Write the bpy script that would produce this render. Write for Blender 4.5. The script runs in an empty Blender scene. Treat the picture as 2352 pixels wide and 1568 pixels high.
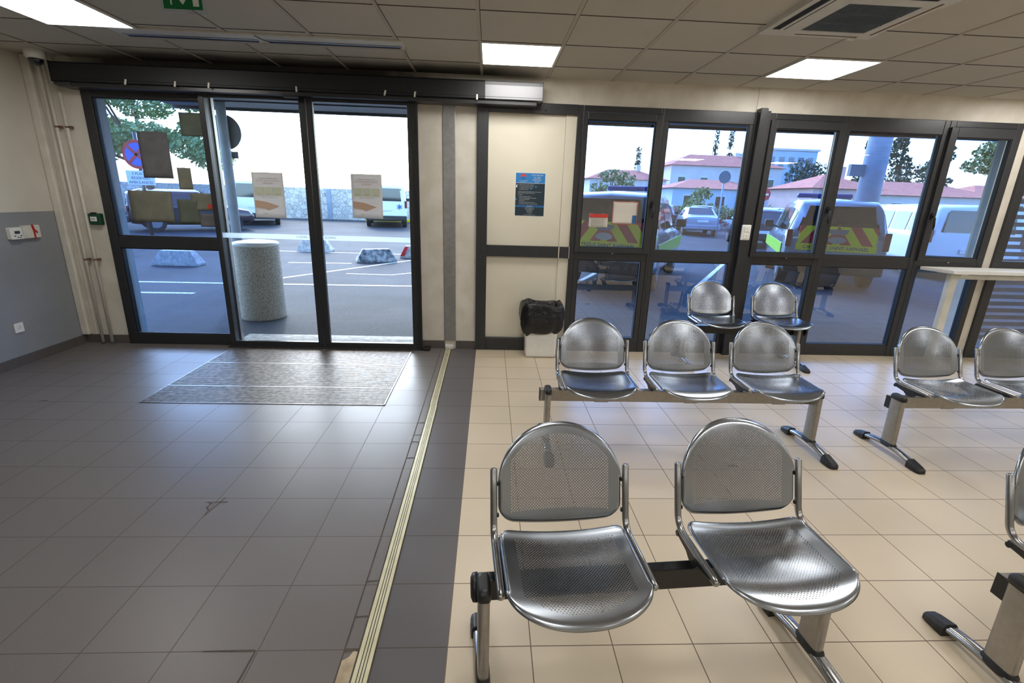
import bpy, bmesh, math, random
from mathutils import Vector, Matrix
random.seed(7)
PI = math.pi
SC = bpy.context.scene
COL = SC.collection

# ---------------------------------------------------------------- helpers
def lin(c):
    return c / 12.92 if c <= 0.04045 else ((c + 0.055) / 1.055) ** 2.4
def rgb(r, g, b):
    return (lin(r / 255), lin(g / 255), lin(b / 255), 1.0)

class MB:
    """collects shapes in one bmesh"""
    def __init__(s): s.bm = bmesh.new()
    def box(s, x0, x1, y0, y1, z0, z1, mi=0):
        v = [s.bm.verts.new(p) for p in ((x0,y0,z0),(x1,y0,z0),(x1,y1,z0),(x0,y1,z0),(x0,y0,z1),(x1,y0,z1),(x1,y1,z1),(x0,y1,z1))]
        for f in ((3,2,1,0),(4,5,6,7),(0,1,5,4),(1,2,6,5),(2,3,7,6),(3,0,4,7)):
            s.bm.faces.new([v[i] for i in f]).material_index = mi
        return s
    def bbox(s, x0, x1, y0, y1, z0, z1, r=.004, seg=2, mi=0):
        """bevelled box"""
        t = bmesh.new(); m = MB.__new__(MB); m.bm = t
        m.box(x0,x1,y0,y1,z0,z1,mi)
        bmesh.ops.bevel(t, geom=t.edges[:], offset=r, segments=seg, profile=.5, affect='EDGES')
        for f in t.faces: f.material_index = mi
        s.add(t); return s
    def add(s, t, mat=None):
        me = bpy.data.meshes.new('t'); 
        if mat is not None: bmesh.ops.transform(t, matrix=mat, verts=t.verts[:])
        t.to_mesh(me); t.free(); s.bm.from_mesh(me); bpy.data.meshes.remove(me); return s
    def cyl(s, p0, p1, r0, r1=None, seg=20, cap=True, mi=0):
        return s.tube([p0, p1], [r0, r0 if r1 is None else r1], seg, cap, mi)
    def tube(s, pts, rad, seg=14, cap=True, mi=0, sx=1.0):
        pts = [Vector(p) for p in pts]
        if not hasattr(rad, '__len__'): rad = [rad] * len(pts)
        rings = []; prev = None
        for i, p in enumerate(pts):
            d = (pts[min(i+1, len(pts)-1)] - pts[max(i-1, 0)]).normalized()
            if prev is None:
                a = Vector((1,0,0)) if abs(d.x) < .9 else Vector((0,1,0))
                u = (a - d * a.dot(d)).normalized()
            else:
                u = (prev - d * prev.dot(d)).normalized()
            prev = u; w = d.cross(u)
            rings.append([s.bm.verts.new(p + (u*math.cos(2*PI*k/seg)*sx + w*math.sin(2*PI*k/seg)) * rad[i]) for k in range(seg)])
        for a, b in zip(rings, rings[1:]):
            for k in range(seg):
                f = s.bm.faces.new((a[k], a[(k+1)%seg], b[(k+1)%seg], b[k])); f.smooth = True; f.material_index = mi
        if cap:
            for rg in (rings[0][::-1], rings[-1]):
                try: s.bm.faces.new(rg).material_index = mi
                except ValueError: pass
        return s
    def prism(s, poly, axis, a, b, mi=0):
        """poly in the two other axes, extruded along axis from a to b"""
        def P(u, v, t):
            return {'x': (t,u,v), 'y': (u,t,v), 'z': (u,v,t)}[axis]
        A = [s.bm.verts.new(P(u,v,a)) for u, v in poly]; B = [s.bm.verts.new(P(u,v,b)) for u, v in poly]
        n = len(poly)
        fs = [s.bm.faces.new(A), s.bm.faces.new(B[::-1])]
        for i in range(n): fs.append(s.bm.faces.new((A[i], B[i], B[(i+1)%n], A[(i+1)%n])))
        for f in fs: f.material_index = mi
        return s
    def lathe(s, prof, c=(0,0,0), seg=32, mi=0):
        rings = [[s.bm.verts.new((c[0]+r*math.cos(2*PI*k/seg), c[1]+r*math.sin(2*PI*k/seg), c[2]+z)) for k in range(seg)] for r, z in prof]
        for a, b in zip(rings, rings[1:]):
            for k in range(seg):
                f = s.bm.faces.new((a[k], a[(k+1)%seg], b[(k+1)%seg], b[k])); f.smooth = True; f.material_index = mi
        for rg in (rings[0][::-1], rings[-1]):
            s.bm.faces.new(rg).material_index = mi
        return s
    def quad(s, pts, mi=0):
        f = s.bm.faces.new([s.bm.verts.new(p) for p in pts]); f.material_index = mi; return s
    def xf(s, m):
        bmesh.ops.transform(s.bm, matrix=m, verts=s.bm.verts[:]); return s
    def build(s, name, mats, parent=None, smooth=None, loc=None):
        if smooth is None or smooth is False: bmesh.ops.recalc_face_normals(s.bm, faces=s.bm.faces[:])
        me = bpy.data.meshes.new(name); s.bm.to_mesh(me); s.bm.free()
        if not isinstance(mats, (list, tuple)): mats = [mats]
        for m in mats: me.materials.append(m)
        if smooth: 
            for p in me.polygons: p.use_smooth = True
        o = bpy.data.objects.new(name, me); COL.objects.link(o)
        if parent is not None: o.parent = parent
        if loc: o.location = loc
        return o

def empty(name, loc=(0,0,0), rz=0.0):
    o = bpy.data.objects.new(name, None); COL.objects.link(o)
    o.empty_display_size = .1; o.location = loc; o.rotation_euler = (0,0,rz); return o
def tag(o, label, cat, group=None, kind=None):
    o['label'] = label; o['category'] = cat
    if group: o['group'] = group
    if kind: o['kind'] = kind
    return o
def struct(o):
    o['kind'] = 'structure'; return o
def copy_tree(o, parent=None):
    c = o.copy(); COL.objects.link(c)
    if parent is not None: c.parent = parent
    for ch in list(o.children): copy_tree(ch, c)
    return c
def text(name, s, size, mat, parent, m, mirror=False, align='CENTER', depth=.0006, bold=0.0):
    """lettering as a mesh, laid in local XY then moved by matrix m"""
    cu = bpy.data.curves.new('t', 'FONT'); cu.body = s; cu.size = size; cu.align_x = align; cu.align_y = 'CENTER'
    cu.extrude = depth; cu.offset = bold; cu.resolution_u = 2
    to = bpy.data.objects.new('t', cu); COL.objects.link(to)
    dg = bpy.context.evaluated_depsgraph_get(); dg.update()
    me = bpy.data.meshes.new_from_object(to.evaluated_get(dg))
    bpy.data.objects.remove(to); bpy.data.curves.remove(cu)
    me.name = name
    if mirror: me.transform(Matrix.Scale(-1, 4, (1,0,0)))
    me.transform(m); me.materials.clear(); me.materials.append(mat)
    o = bpy.data.objects.new(name, me); COL.objects.link(o)
    if parent is not None: o.parent = parent
    return o
def facing(x, y, z):
    """lettering on a vertical face that looks towards -Y"""
    return Matrix.Translation((x, y, z)) @ Matrix.Rotation(PI/2, 4, 'X')

# ---------------------------------------------------------------- materials
def mat(name, col=(.5,.5,.5,1), rough=.5, metal=0.0, emis=None, es=0, spec=.5, coat=0):
    m = bpy.data.materials.new(name); m.use_nodes = True
    b = m.node_tree.nodes['Principled BSDF']
    b.inputs['Base Color'].default_value = col; b.inputs['Roughness'].default_value = rough
    b.inputs['Metallic'].default_value = metal; b.inputs['Specular IOR Level'].default_value = spec
    b.inputs['Coat Weight'].default_value = coat
    if emis: b.inputs['Emission Color'].default_value = emis; b.inputs['Emission Strength'].default_value = es
    return m
def N(m, t, **k):
    n = m.node_tree.nodes.new(t)
    for a, v in k.items(): setattr(n, a, v)
    return n
def LK(m, a, b): m.node_tree.links.new(a, b)
def math_(m, op, a, b=None, c=None):
    n = N(m, 'ShaderNodeMath', operation=op)
    for i, v in enumerate((a, b, c)):
        if v is None: continue
        if isinstance(v, (int, float)): n.inputs[i].default_value = v
        else: LK(m, v, n.inputs[i])
    return n.outputs[0]
def mixc(m, f, a, b, mode='MIX'):
    n = N(m, 'ShaderNodeMix', data_type='RGBA', blend_type=mode)
    for i, v in ((0, f), (6, a), (7, b)):
        if isinstance(v, (int, float)): n.inputs[i].default_value = v
        elif isinstance(v, tuple): n.inputs[i].default_value = v
        else: LK(m, v, n.inputs[i])
    return n.outputs[2]
def noisy(name, c1, c2, scale=8, rough=.6, bump=0.0, detail=4, metal=0, dist=.02, rr=None):
    """two-tone procedural surface on object coordinates"""
    m = mat(name, c1, rough, metal); b = m.node_tree.nodes['Principled BSDF']
    tc = N(m, 'ShaderNodeTexCoord'); nz = N(m, 'ShaderNodeTexNoise'); nz.inputs['Scale'].default_value = scale; nz.inputs['Detail'].default_value = detail
    LK(m, tc.outputs['Object'], nz.inputs['Vector'])
    r = N(m, 'ShaderNodeValToRGB'); r.color_ramp.elements[0].position = .35; r.color_ramp.elements[1].position = .65
    r.color_ramp.elements[0].color = c1; r.color_ramp.elements[1].color = c2
    LK(m, nz.outputs[0], r.inputs[0]); LK(m, r.outputs[0], b.inputs['Base Color'])
    if bump:
        bp = N(m, 'ShaderNodeBump'); bp.inputs['Strength'].default_value = bump; bp.inputs['Distance'].default_value = dist
        LK(m, nz.outputs[0], bp.inputs['Height']); LK(m, bp.outputs[0], b.inputs['Normal'])
    return m

def tile_mat(name, col, grout, x0, y0, s, rough, spots, gw=.004, cellvar=.06, xs=None):
    m = mat(name, col, rough, 0, spec=.50 if col[0] > .3 else .30); b = m.node_tree.nodes['Principled BSDF']
    tc = N(m, 'ShaderNodeTexCoord'); sp = N(m, 'ShaderNodeSeparateXYZ'); LK(m, tc.outputs['Object'], sp.inputs[0])
    u = math_(m, 'DIVIDE', math_(m, 'SUBTRACT', sp.outputs[0], x0), xs or s)
    v = math_(m, 'DIVIDE', math_(m, 'SUBTRACT', sp.outputs[1], y0), s)
    fu = math_(m, 'ABSOLUTE', math_(m, 'SUBTRACT', math_(m, 'FRACT', u), .5))
    fv = math_(m, 'ABSOLUTE', math_(m, 'SUBTRACT', math_(m, 'FRACT', v), .5))
    g = math_(m, 'GREATER_THAN', math_(m, 'MAXIMUM', fu, fv), .5 - gw/s/2)
    cb = N(m, 'ShaderNodeCombineXYZ'); LK(m, math_(m, 'FLOOR', u), cb.inputs[0]); LK(m, math_(m, 'FLOOR', v), cb.inputs[1])
    wn = N(m, 'ShaderNodeTexWhiteNoise'); LK(m, cb.outputs[0], wn.inputs['Vector'])
    nz = N(m, 'ShaderNodeTexNoise'); nz.inputs['Scale'].default_value = 300; nz.inputs['Detail'].default_value = 2; LK(m, tc.outputs['Object'], nz.inputs['Vector'])
    n2 = N(m, 'ShaderNodeTexNoise'); n2.inputs['Scale'].default_value = 2.2; n2.inputs['Detail'].default_value = 5; LK(m, tc.outputs['Object'], n2.inputs['Vector'])
    bri = math_(m, 'ADD', 1 - cellvar/2 - spots/2 - .07, math_(m, 'ADD', math_(m, 'MULTIPLY', wn.outputs[0], cellvar), math_(m, 'ADD', math_(m, 'MULTIPLY', nz.outputs[0], spots), math_(m, 'MULTIPLY', n2.outputs[0], .14))))
    vm = N(m, 'ShaderNodeVectorMath', operation='SCALE'); vm.inputs[0].default_value = col[:3]; LK(m, bri, vm.inputs['Scale'])
    LK(m, mixc(m, g, vm.outputs[0], grout), b.inputs['Base Color'])
    LK(m, math_(m, 'ADD', math_(m, 'MULTIPLY', g, .5), math_(m, 'ADD', rough - .06, math_(m, 'MULTIPLY', n2.outputs[0], .14))), b.inputs['Roughness'])
    bp = N(m, 'ShaderNodeBump'); bp.inputs['Strength'].default_value = .35; bp.inputs['Distance'].default_value = .002
    h = math_(m, 'MULTIPLY', g, -1.0)
    LK(m, h, bp.inputs['Height']); LK(m, bp.outputs[0], b.inputs['Normal'])
    return m

M = {}
M['cream_tile'] = tile_mat('cream_tile', rgb(206,190,166), rgb(112,96,80), .1747, 1.3688, .3002, .325, .10)
M['dark_tile'] = tile_mat('dark_tile', rgb(110,104,101), rgb(82,74,66), -.489, 1.3641, .3002, .35, .55, gw=.003)
M['strip_tile'] = tile_mat('strip_tile', rgb(96,92,93), rgb(76,68,60), -5.0, 1.3688, .3002, .335, .30, gw=.004, xs=10.0)
M['wall'] = noisy('wall_paint', rgb(206,200,188), rgb(213,208,196), 3, .7, .05)
M['wall_dirty'] = noisy('scuffed_wall_paint', rgb(204,197,183), rgb(216,210,198), 6, .7, .05)
M['grey_wall'] = noisy('grey_wall_paint', rgb(134,137,143), rgb(144,146,150), 2.5, .6, .05)
M['skirting'] = tile_mat('skirting_tile', rgb(92,86,82), rgb(70,62,56), 0, 0, .3002, .35, .25, gw=.003)
M['panel'] = noisy('cream_panel', rgb(214,207,188), rgb(219,212,194), 2, .55, .02)
M['frame'] = noisy('anthracite_aluminium', rgb(42,43,45), rgb(46,47,49), 30, .32, 0)
M['frame_gloss'] = noisy('gloss_anthracite', rgb(32,35,38), rgb(36,38,42), 10, .12, 0)
M['black'] = noisy('black_plastic', rgb(20,20,22), rgb(25,25,27), 40, .45, .1)
M['blackgloss'] = mat('black_gloss_paint', rgb(12,12,14), .25)
M['rubber'] = noisy('rubber_seal', rgb(14,14,15), rgb(18,18,19), 60, .7, 0)
M['alu'] = noisy('brushed_aluminium', rgb(165,165,165), rgb(178,178,178), 22, .33, 0, metal=1)
M['matteblack'] = noisy('matte_black_cover', rgb(13,14,16), rgb(17,18,20), 12, .55, 0)
M['endreflect'] = mat('reflection_tone_lacquer', rgb(120,120,122), .42, .55)
M['chrome'] = noisy('satin_tube', rgb(150,150,150), rgb(160,160,160), 40, .24, 0, metal=1)
M['leg'] = noisy('silver_lacquer', rgb(150,146,140), rgb(158,154,148), 40, .32, 0, metal=.75)
M['white'] = noisy('white_plastic', rgb(225,225,220), rgb(230,230,226), 20, .4, 0)
M['offwhite'] = noisy('offwhite_plastic', rgb(205,203,192), rgb(214,212,202), 12, .45, 0)
M['pipe'] = noisy('painted_pipe', rgb(208,202,190), rgb(218,213,202), 9, .5, .05)
M['rust'] = noisy('rusty_clip', rgb(90,66,48), rgb(130,100,76), 60, .8, .2)
M['red'] = noisy('red_plastic', rgb(170,30,28), rgb(180,38,34), 20, .5, 0)
M['green'] = noisy('green_enamel', rgb(14,62,40), rgb(18,70,46), 20, .4, 0)
M['greensign'] = mat('green_sign', rgb(0,110,62), .4)
M['signwhite'] = mat('sign_white', rgb(235,240,236), .5)
M['ceiltile'] = noisy('ceiling_tile', rgb(196,188,172), rgb(202,194,178), 60, .9, .1)
M['tbar'] = noisy('ceiling_bar', rgb(178,170,156), rgb(184,176,162), 10, .6, 0)
M['gap'] = noisy('shadow_gap_grime', rgb(60,54,46), rgb(82,74,64), 9, .9, 0)
M['lamp'] = mat('lamp_diffuser', (1,1,1,1), .5, emis=(1.0,.985,.95,1), es=18)
M['bag'] = noisy('black_bin_bag', rgb(12,12,13), rgb(18,18,20), 22, .28, .6, dist=.02)
M['concrete'] = noisy('concrete', rgb(150,146,138), rgb(190,186,176), 14, .85, .3)
M['pebble'] = noisy('exposed_aggregate', rgb(136,128,116), rgb(206,198,182), 85, .85, .8, dist=.01)
M['lineP'] = noisy('road_paint', rgb(215,218,220), rgb(150,155,160), 20, .8, 0)
M['tyre'] = noisy('tyre', rgb(22,22,23), rgb(30,30,31), 30, .8, 0)
M['rim'] = noisy('wheel_rim', rgb(150,152,155), rgb(165,167,170), 20, .3, 0, metal=.8)
M['carglass'] = mat('car_glass', rgb(24,30,36), .06, spec=.8)
M['car_white'] = mat('white_car_paint', rgb(225,228,232), .2, coat=.5)
M['car_grey'] = mat('grey_car_paint', rgb(120,124,130), .22, coat=.5)
M['car_silver'] = mat('silver_car_paint', rgb(165,172,182), .22, .4, coat=.5)
M['car_dark'] = mat('dark_car_paint', rgb(34,38,46), .2, coat=.5)
M['car_purple'] = mat('plum_car_paint', rgb(52,42,48), .2, coat=.5)
M['car_lime'] = mat('lime_livery', rgb(150,205,40), .3)
M['livery_yellow'] = mat('livery_yellow', rgb(232,216,20), .4)
M['livery_red'] = mat('livery_red', rgb(190,24,40), .4)
M['livery_blue'] = mat('livery_blue', rgb(30,48,100), .4)
M['starblue'] = mat('star_blue', rgb(50,110,175), .4)
M['tail'] = mat('tail_lamp_red', rgb(110,12,20), .3)
M['plate'] = mat('number_plate_white', rgb(220,222,220), .4)
M['stone'] = None
M['leaf'] = noisy('leaf_green', rgb(110,140,84), rgb(170,190,120), 3, .6, 0)
M['leafd'] = noisy('conifer_green', rgb(40,62,48), rgb(70,92,66), 3, .7, 0)
M['leafy'] = noisy('dry_hedge_green', rgb(110,120,70), rgb(150,155,95), 3, .7, 0)
M['bark'] = noisy('bark', rgb(84,70,58), rgb(110,94,80), 8, .9, .4)
M['render_cream'] = noisy('house_render', rgb(222,208,190), rgb(230,218,202), 1, .8, 0)
M['render_pink'] = noisy('house_render_pink', rgb(214,176,160), rgb(222,186,170), 1, .8, 0)
M['render_blue'] = noisy('office_render', rgb(186,204,210), rgb(196,212,218), 1, .8, 0)
M['roof'] = noisy('clay_roof', rgb(190,104,80), rgb(214,130,100), 3, .85, .2)
M['greyroof'] = noisy('canopy_soffit', rgb(150,152,152), rgb(160,162,162), 2, .7, 0)
M['paper'] = noisy('paper', rgb(212,206,196), rgb(218,212,202), 10, .8, 0)
M['papergrey'] = noisy('grey_paper_back', rgb(92,92,94), rgb(104,104,106), 10, .8, 0)
M['papergreen'] = noisy('green_paper_back', rgb(84,92,80), rgb(94,102,90), 10, .8, 0)
M['paperbeige'] = noisy('beige_paper_back', rgb(108,108,96), rgb(122,122,108), 10, .8, 0)
M['orangeprint'] = mat('orange_print', rgb(196,166,146), .8)
M['redprint'] = mat('red_print', rgb(196,60,52), .8)
M['greenprint'] = mat('green_print', rgb(198,206,184), .8)
M['greyprint'] = mat('grey_print', rgb(150,146,140), .8)
M['darkprint'] = mat('dark_print', rgb(60,60,64), .8)
M['posterblue'] = mat('poster_blue', rgb(44,124,190), .35)
M['postermid'] = mat('poster_mid_blue', rgb(34,98,156), .35)
M['posterdark'] = mat('poster_dark_teal', rgb(24,46,58), .35)
M['posterwhite'] = mat('poster_white', rgb(226,230,230), .5)
M['posterorange'] = mat('poster_red', rgb(214,54,30), .5)
M['signblue'] = mat('sign_blue', rgb(36,92,190), .4)
M['signred'] = mat('sign_red', rgb(200,30,40), .4)
M['signgrey'] = noisy('sign_back_grey', rgb(96,102,106), rgb(106,112,116), 5, .5, 0)
M['pole'] = noisy('painted_pole', rgb(140,152,164), rgb(156,166,176), 5, .5, 0)
M['jointcream'] = noisy('joint_cover_anodised', rgb(214,206,168), rgb(226,218,184), 12, .35, 0, metal=.35)
M['mortar'] = noisy('bare_mortar', rgb(190,172,146), rgb(160,142,118), 14, .95, .4)

# perforated steel: holes are cut on the sheet's own flat coordinates (UV map, metres)
def perf_mat(name, seat):
    m = mat(name, rgb(154,160,168), .24, 1.0); nt = m.node_tree; b = nt.nodes['Principled BSDF']; out = nt.nodes['Material Output']
    uv = N(m, 'ShaderNodeUVMap'); sp = N(m, 'ShaderNodeSeparateXYZ'); LK(m, uv.outputs[0], sp.inputs[0])
    x, y = sp.outputs[0], sp.outputs[1]
    p = .0105
    def dots(ox, oy):
        fx = math_(m, 'SUBTRACT', math_(m, 'FRACT', math_(m, 'ADD', math_(m, 'DIVIDE', x, p), ox)), .5)
        fy = math_(m, 'SUBTRACT', math_(m, 'FRACT', math_(m, 'ADD', math_(m, 'DIVIDE', y, p), oy)), .5)
        d = math_(m, 'SQRT', math_(m, 'ADD', math_(m, 'MULTIPLY', fx, fx), math_(m, 'MULTIPLY', fy, fy)))
        return math_(m, 'LESS_THAN', d, .20)
    holes = math_(m, 'MAXIMUM', dots(0, 0), dots(.5, .5))
    ax = math_(m, 'ABSOLUTE', x)
    if seat:
        ex = math_(m, 'DIVIDE', x, .205); ey = math_(m, 'DIVIDE', math_(m, 'SUBTRACT', y, .20), .150)
        ell = math_(m, 'LESS_THAN', math_(m, 'ADD', math_(m, 'MULTIPLY', ex, ex), math_(m, 'MULTIPLY', ey, ey)), 1.0)
        low = math_(m, 'LESS_THAN', y, .20)
        lo, wid = .040, .172
    else:
        ex = math_(m, 'DIVIDE', x, .196); ey = math_(m, 'DIVIDE', math_(m, 'SUBTRACT', y, .155), .155)
        ell = math_(m, 'LESS_THAN', math_(m, 'ADD', math_(m, 'MULTIPLY', ex, ex), math_(m, 'MULTIPLY', ey, ey)), 1.0)
        low = math_(m, 'LESS_THAN', y, .155)
        lo, wid = .045, .176
    reg = math_(m, 'MULTIPLY', math_(m, 'MAXIMUM', ell, low), math_(m, 'MULTIPLY', math_(m, 'GREATER_THAN', y, lo), math_(m, 'LESS_THAN', ax, wid)))
    hole = math_(m, 'MULTIPLY', holes, reg)
    tr = N(m, 'ShaderNodeBsdfTransparent'); mx = N(m, 'ShaderNodeMixShader')
    LK(m, hole, mx.inputs[0]); LK(m, b.outputs[0], mx.inputs[1]); LK(m, tr.outputs[0], mx.inputs[2]); LK(m, mx.outputs[0], out.inputs[0])
    tc = N(m, 'ShaderNodeTexCoord'); nz = N(m, 'ShaderNodeTexNoise'); nz.inputs['Scale'].default_value = 9; LK(m, tc.outputs['Object'], nz.inputs['Vector'])
    LK(m, math_(m, 'ADD', .17, math_(m, 'MULTIPLY', nz.outputs[0], .14)), b.inputs['Roughness'])
    return m
M['perf_back'] = perf_mat('perforated_steel_backrest', False)
M['perf_seat'] = perf_mat('perforated_steel_seat', True)

def glass_mat(name, tint, k=1.0, base=0.0):
    m = bpy.data.materials.new(name); m.use_nodes = True; nt = m.node_tree; nt.nodes.clear()
    out = N(m, 'ShaderNodeOutputMaterial'); tr = N(m, 'ShaderNodeBsdfTransparent'); tr.inputs[0].default_value = tint
    gl = N(m, 'ShaderNodeBsdfGlossy'); gl.inputs['Roughness'].default_value = .0; gl.inputs[0].default_value = (1,1,1,1)
    lw = N(m, 'ShaderNodeFresnel'); lw.inputs[0].default_value = 1.5
    mx = N(m, 'ShaderNodeMixShader'); gm = N(m, 'ShaderNodeNewGeometry'); LK(m, math_(m, 'MULTIPLY', math_(m, 'ADD', math_(m, 'MULTIPLY', lw.outputs[0], k), base), math_(m, 'SUBTRACT', 1.0, gm.outputs['Backfacing'])), mx.inputs[0]); LK(m, tr.outputs[0], mx.inputs[1]); LK(m, gl.outputs[0], mx.inputs[2]); LK(m, mx.outputs[0], out.inputs[0])
    return m
M['glass_clear'] = glass_mat('clear_door_glass', (.95,.98,1,1), 1.6)
M['glass_tint'] = glass_mat('window_glass', (.60,.73,.92,1), 1.7, .10)
M['frost'] = None
def frost_mat():
    m = bpy.data.materials.new('frosted_film'); m.use_nodes = True; nt = m.node_tree; nt.nodes.clear()
    out = N(m, 'ShaderNodeOutputMaterial'); tr = N(m, 'ShaderNodeBsdfTransparent'); df = N(m, 'ShaderNodeBsdfTranslucent'); df.inputs[0].default_value = (.85,.92,.97,1)
    mx = N(m, 'ShaderNodeMixShader'); mx.inputs[0].default_value = .6
    LK(m, tr.outputs[0], mx.inputs[1]); LK(m, df.outputs[0], mx.inputs[2]); LK(m, mx.outputs[0], out.inputs[0]); return m
M['frost'] = frost_mat()
def sheet_mat(name, col, f=.35):
    """paper that lets some daylight through"""
    m = bpy.data.materials.new(name); m.use_nodes = True; nt = m.node_tree; b = nt.nodes['Principled BSDF']; out = nt.nodes['Material Output']
    b.inputs['Base Color'].default_value = col; b.inputs['Roughness'].default_value = .8
    tl = N(m, 'ShaderNodeBsdfTranslucent'); tl.inputs[0].default_value = col
    nz = N(m, 'ShaderNodeTexNoise'); nz.inputs['Scale'].default_value = 12; tc = N(m, 'ShaderNodeTexCoord'); LK(m, tc.outputs['Object'], nz.inputs['Vector'])
    mx = N(m, 'ShaderNodeMixShader'); LK(m, math_(m, 'ADD', f - .05, math_(m, 'MULTIPLY', nz.outputs[0], .1)), mx.inputs[0])
    LK(m, b.outputs[0], mx.inputs[1]); LK(m, tl.outputs[0], mx.inputs[2]); LK(m, mx.outputs[0], out.inputs[0]); return m
M['sheet'] = sheet_mat('thin_paper', rgb(228,224,222), .45)

# asphalt with grit, stone wall
def asphalt():
    m = mat('asphalt', rgb(84,88,96), .8, spec=.10); b = m.node_tree.nodes['Principled BSDF']
    tc = N(m, 'ShaderNodeTexCoord'); nz = N(m, 'ShaderNodeTexNoise'); nz.inputs['Scale'].default_value = 90; nz.inputs['Detail'].default_value = 3
    LK(m, tc.outputs['Object'], nz.inputs['Vector'])
    n2 = N(m, 'ShaderNodeTexNoise'); n2.inputs['Scale'].default_value = .6; n2.inputs['Detail'].default_value = 6; LK(m, tc.outputs['Object'], n2.inputs['Vector'])
    r = N(m, 'ShaderNodeValToRGB'); r.color_ramp.elements[0].position = .3; r.color_ramp.elements[1].position = .72
    r.color_ramp.elements[0].color = rgb(26,29,34); r.color_ramp.elements[1].color = rgb(84,88,94)
    LK(m, math_(m, 'ADD', math_(m, 'MULTIPLY', nz.outputs[0], .6), math_(m, 'MULTIPLY', n2.outputs[0], .4)), r.inputs[0]); LK(m, r.outputs[0], b.inputs['Base Color'])
    bp = N(m, 'ShaderNodeBump'); bp.inputs['Strength'].default_value = .7; bp.inputs['Distance'].default_value = .008
    LK(m, nz.outputs[0], bp.inputs['Height']); LK(m, bp.outputs[0], b.inputs['Normal']); return m
M['asphalt'] = asphalt()
def N_bw(m, c):
    n = N(m, 'ShaderNodeRGBToBW'); LK(m, c, n.inputs[0]); return n.outputs[0]
def stonewall():
    m = mat('stone_masonry', rgb(170,165,155), .85); b = m.node_tree.nodes['Principled BSDF']
    tc = N(m, 'ShaderNodeTexCoord'); v = N(m, 'ShaderNodeTexVoronoi', feature='DISTANCE_TO_EDGE'); v.inputs['Scale'].default_value = 4.2; LK(m, tc.outputs['Object'], v.inputs['Vector'])
    v2 = N(m, 'ShaderNodeTexVoronoi'); v2.inputs['Scale'].default_value = 4.2; LK(m, tc.outputs['Object'], v2.inputs['Vector'])
    c = mixc(m, N_bw(m, v2.outputs['Color']), rgb(190,184,172), rgb(232,226,214))
    LK(m, mixc(m, math_(m, 'LESS_THAN', v.outputs[0], .04), c, rgb(160,154,144)), b.inputs['Base Color']); return m
M['stone'] = stonewall()

# ceiling plane: tiles with soot smudged near the door gear
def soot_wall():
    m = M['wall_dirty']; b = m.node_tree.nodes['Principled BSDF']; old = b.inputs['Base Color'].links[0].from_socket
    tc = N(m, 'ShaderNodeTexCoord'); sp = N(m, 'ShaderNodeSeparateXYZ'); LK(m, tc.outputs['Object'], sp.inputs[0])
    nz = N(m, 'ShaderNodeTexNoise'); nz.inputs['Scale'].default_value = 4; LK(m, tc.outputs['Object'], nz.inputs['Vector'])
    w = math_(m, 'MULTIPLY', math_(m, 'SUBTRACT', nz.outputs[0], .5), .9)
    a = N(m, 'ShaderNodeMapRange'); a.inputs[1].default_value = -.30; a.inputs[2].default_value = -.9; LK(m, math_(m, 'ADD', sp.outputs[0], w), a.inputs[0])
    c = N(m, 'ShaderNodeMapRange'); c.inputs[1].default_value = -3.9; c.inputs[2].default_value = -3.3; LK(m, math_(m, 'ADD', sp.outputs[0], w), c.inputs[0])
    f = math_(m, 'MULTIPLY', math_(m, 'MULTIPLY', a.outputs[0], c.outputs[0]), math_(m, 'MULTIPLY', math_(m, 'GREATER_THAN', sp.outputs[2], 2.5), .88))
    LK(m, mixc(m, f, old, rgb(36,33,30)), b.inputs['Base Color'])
soot_wall()
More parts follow.
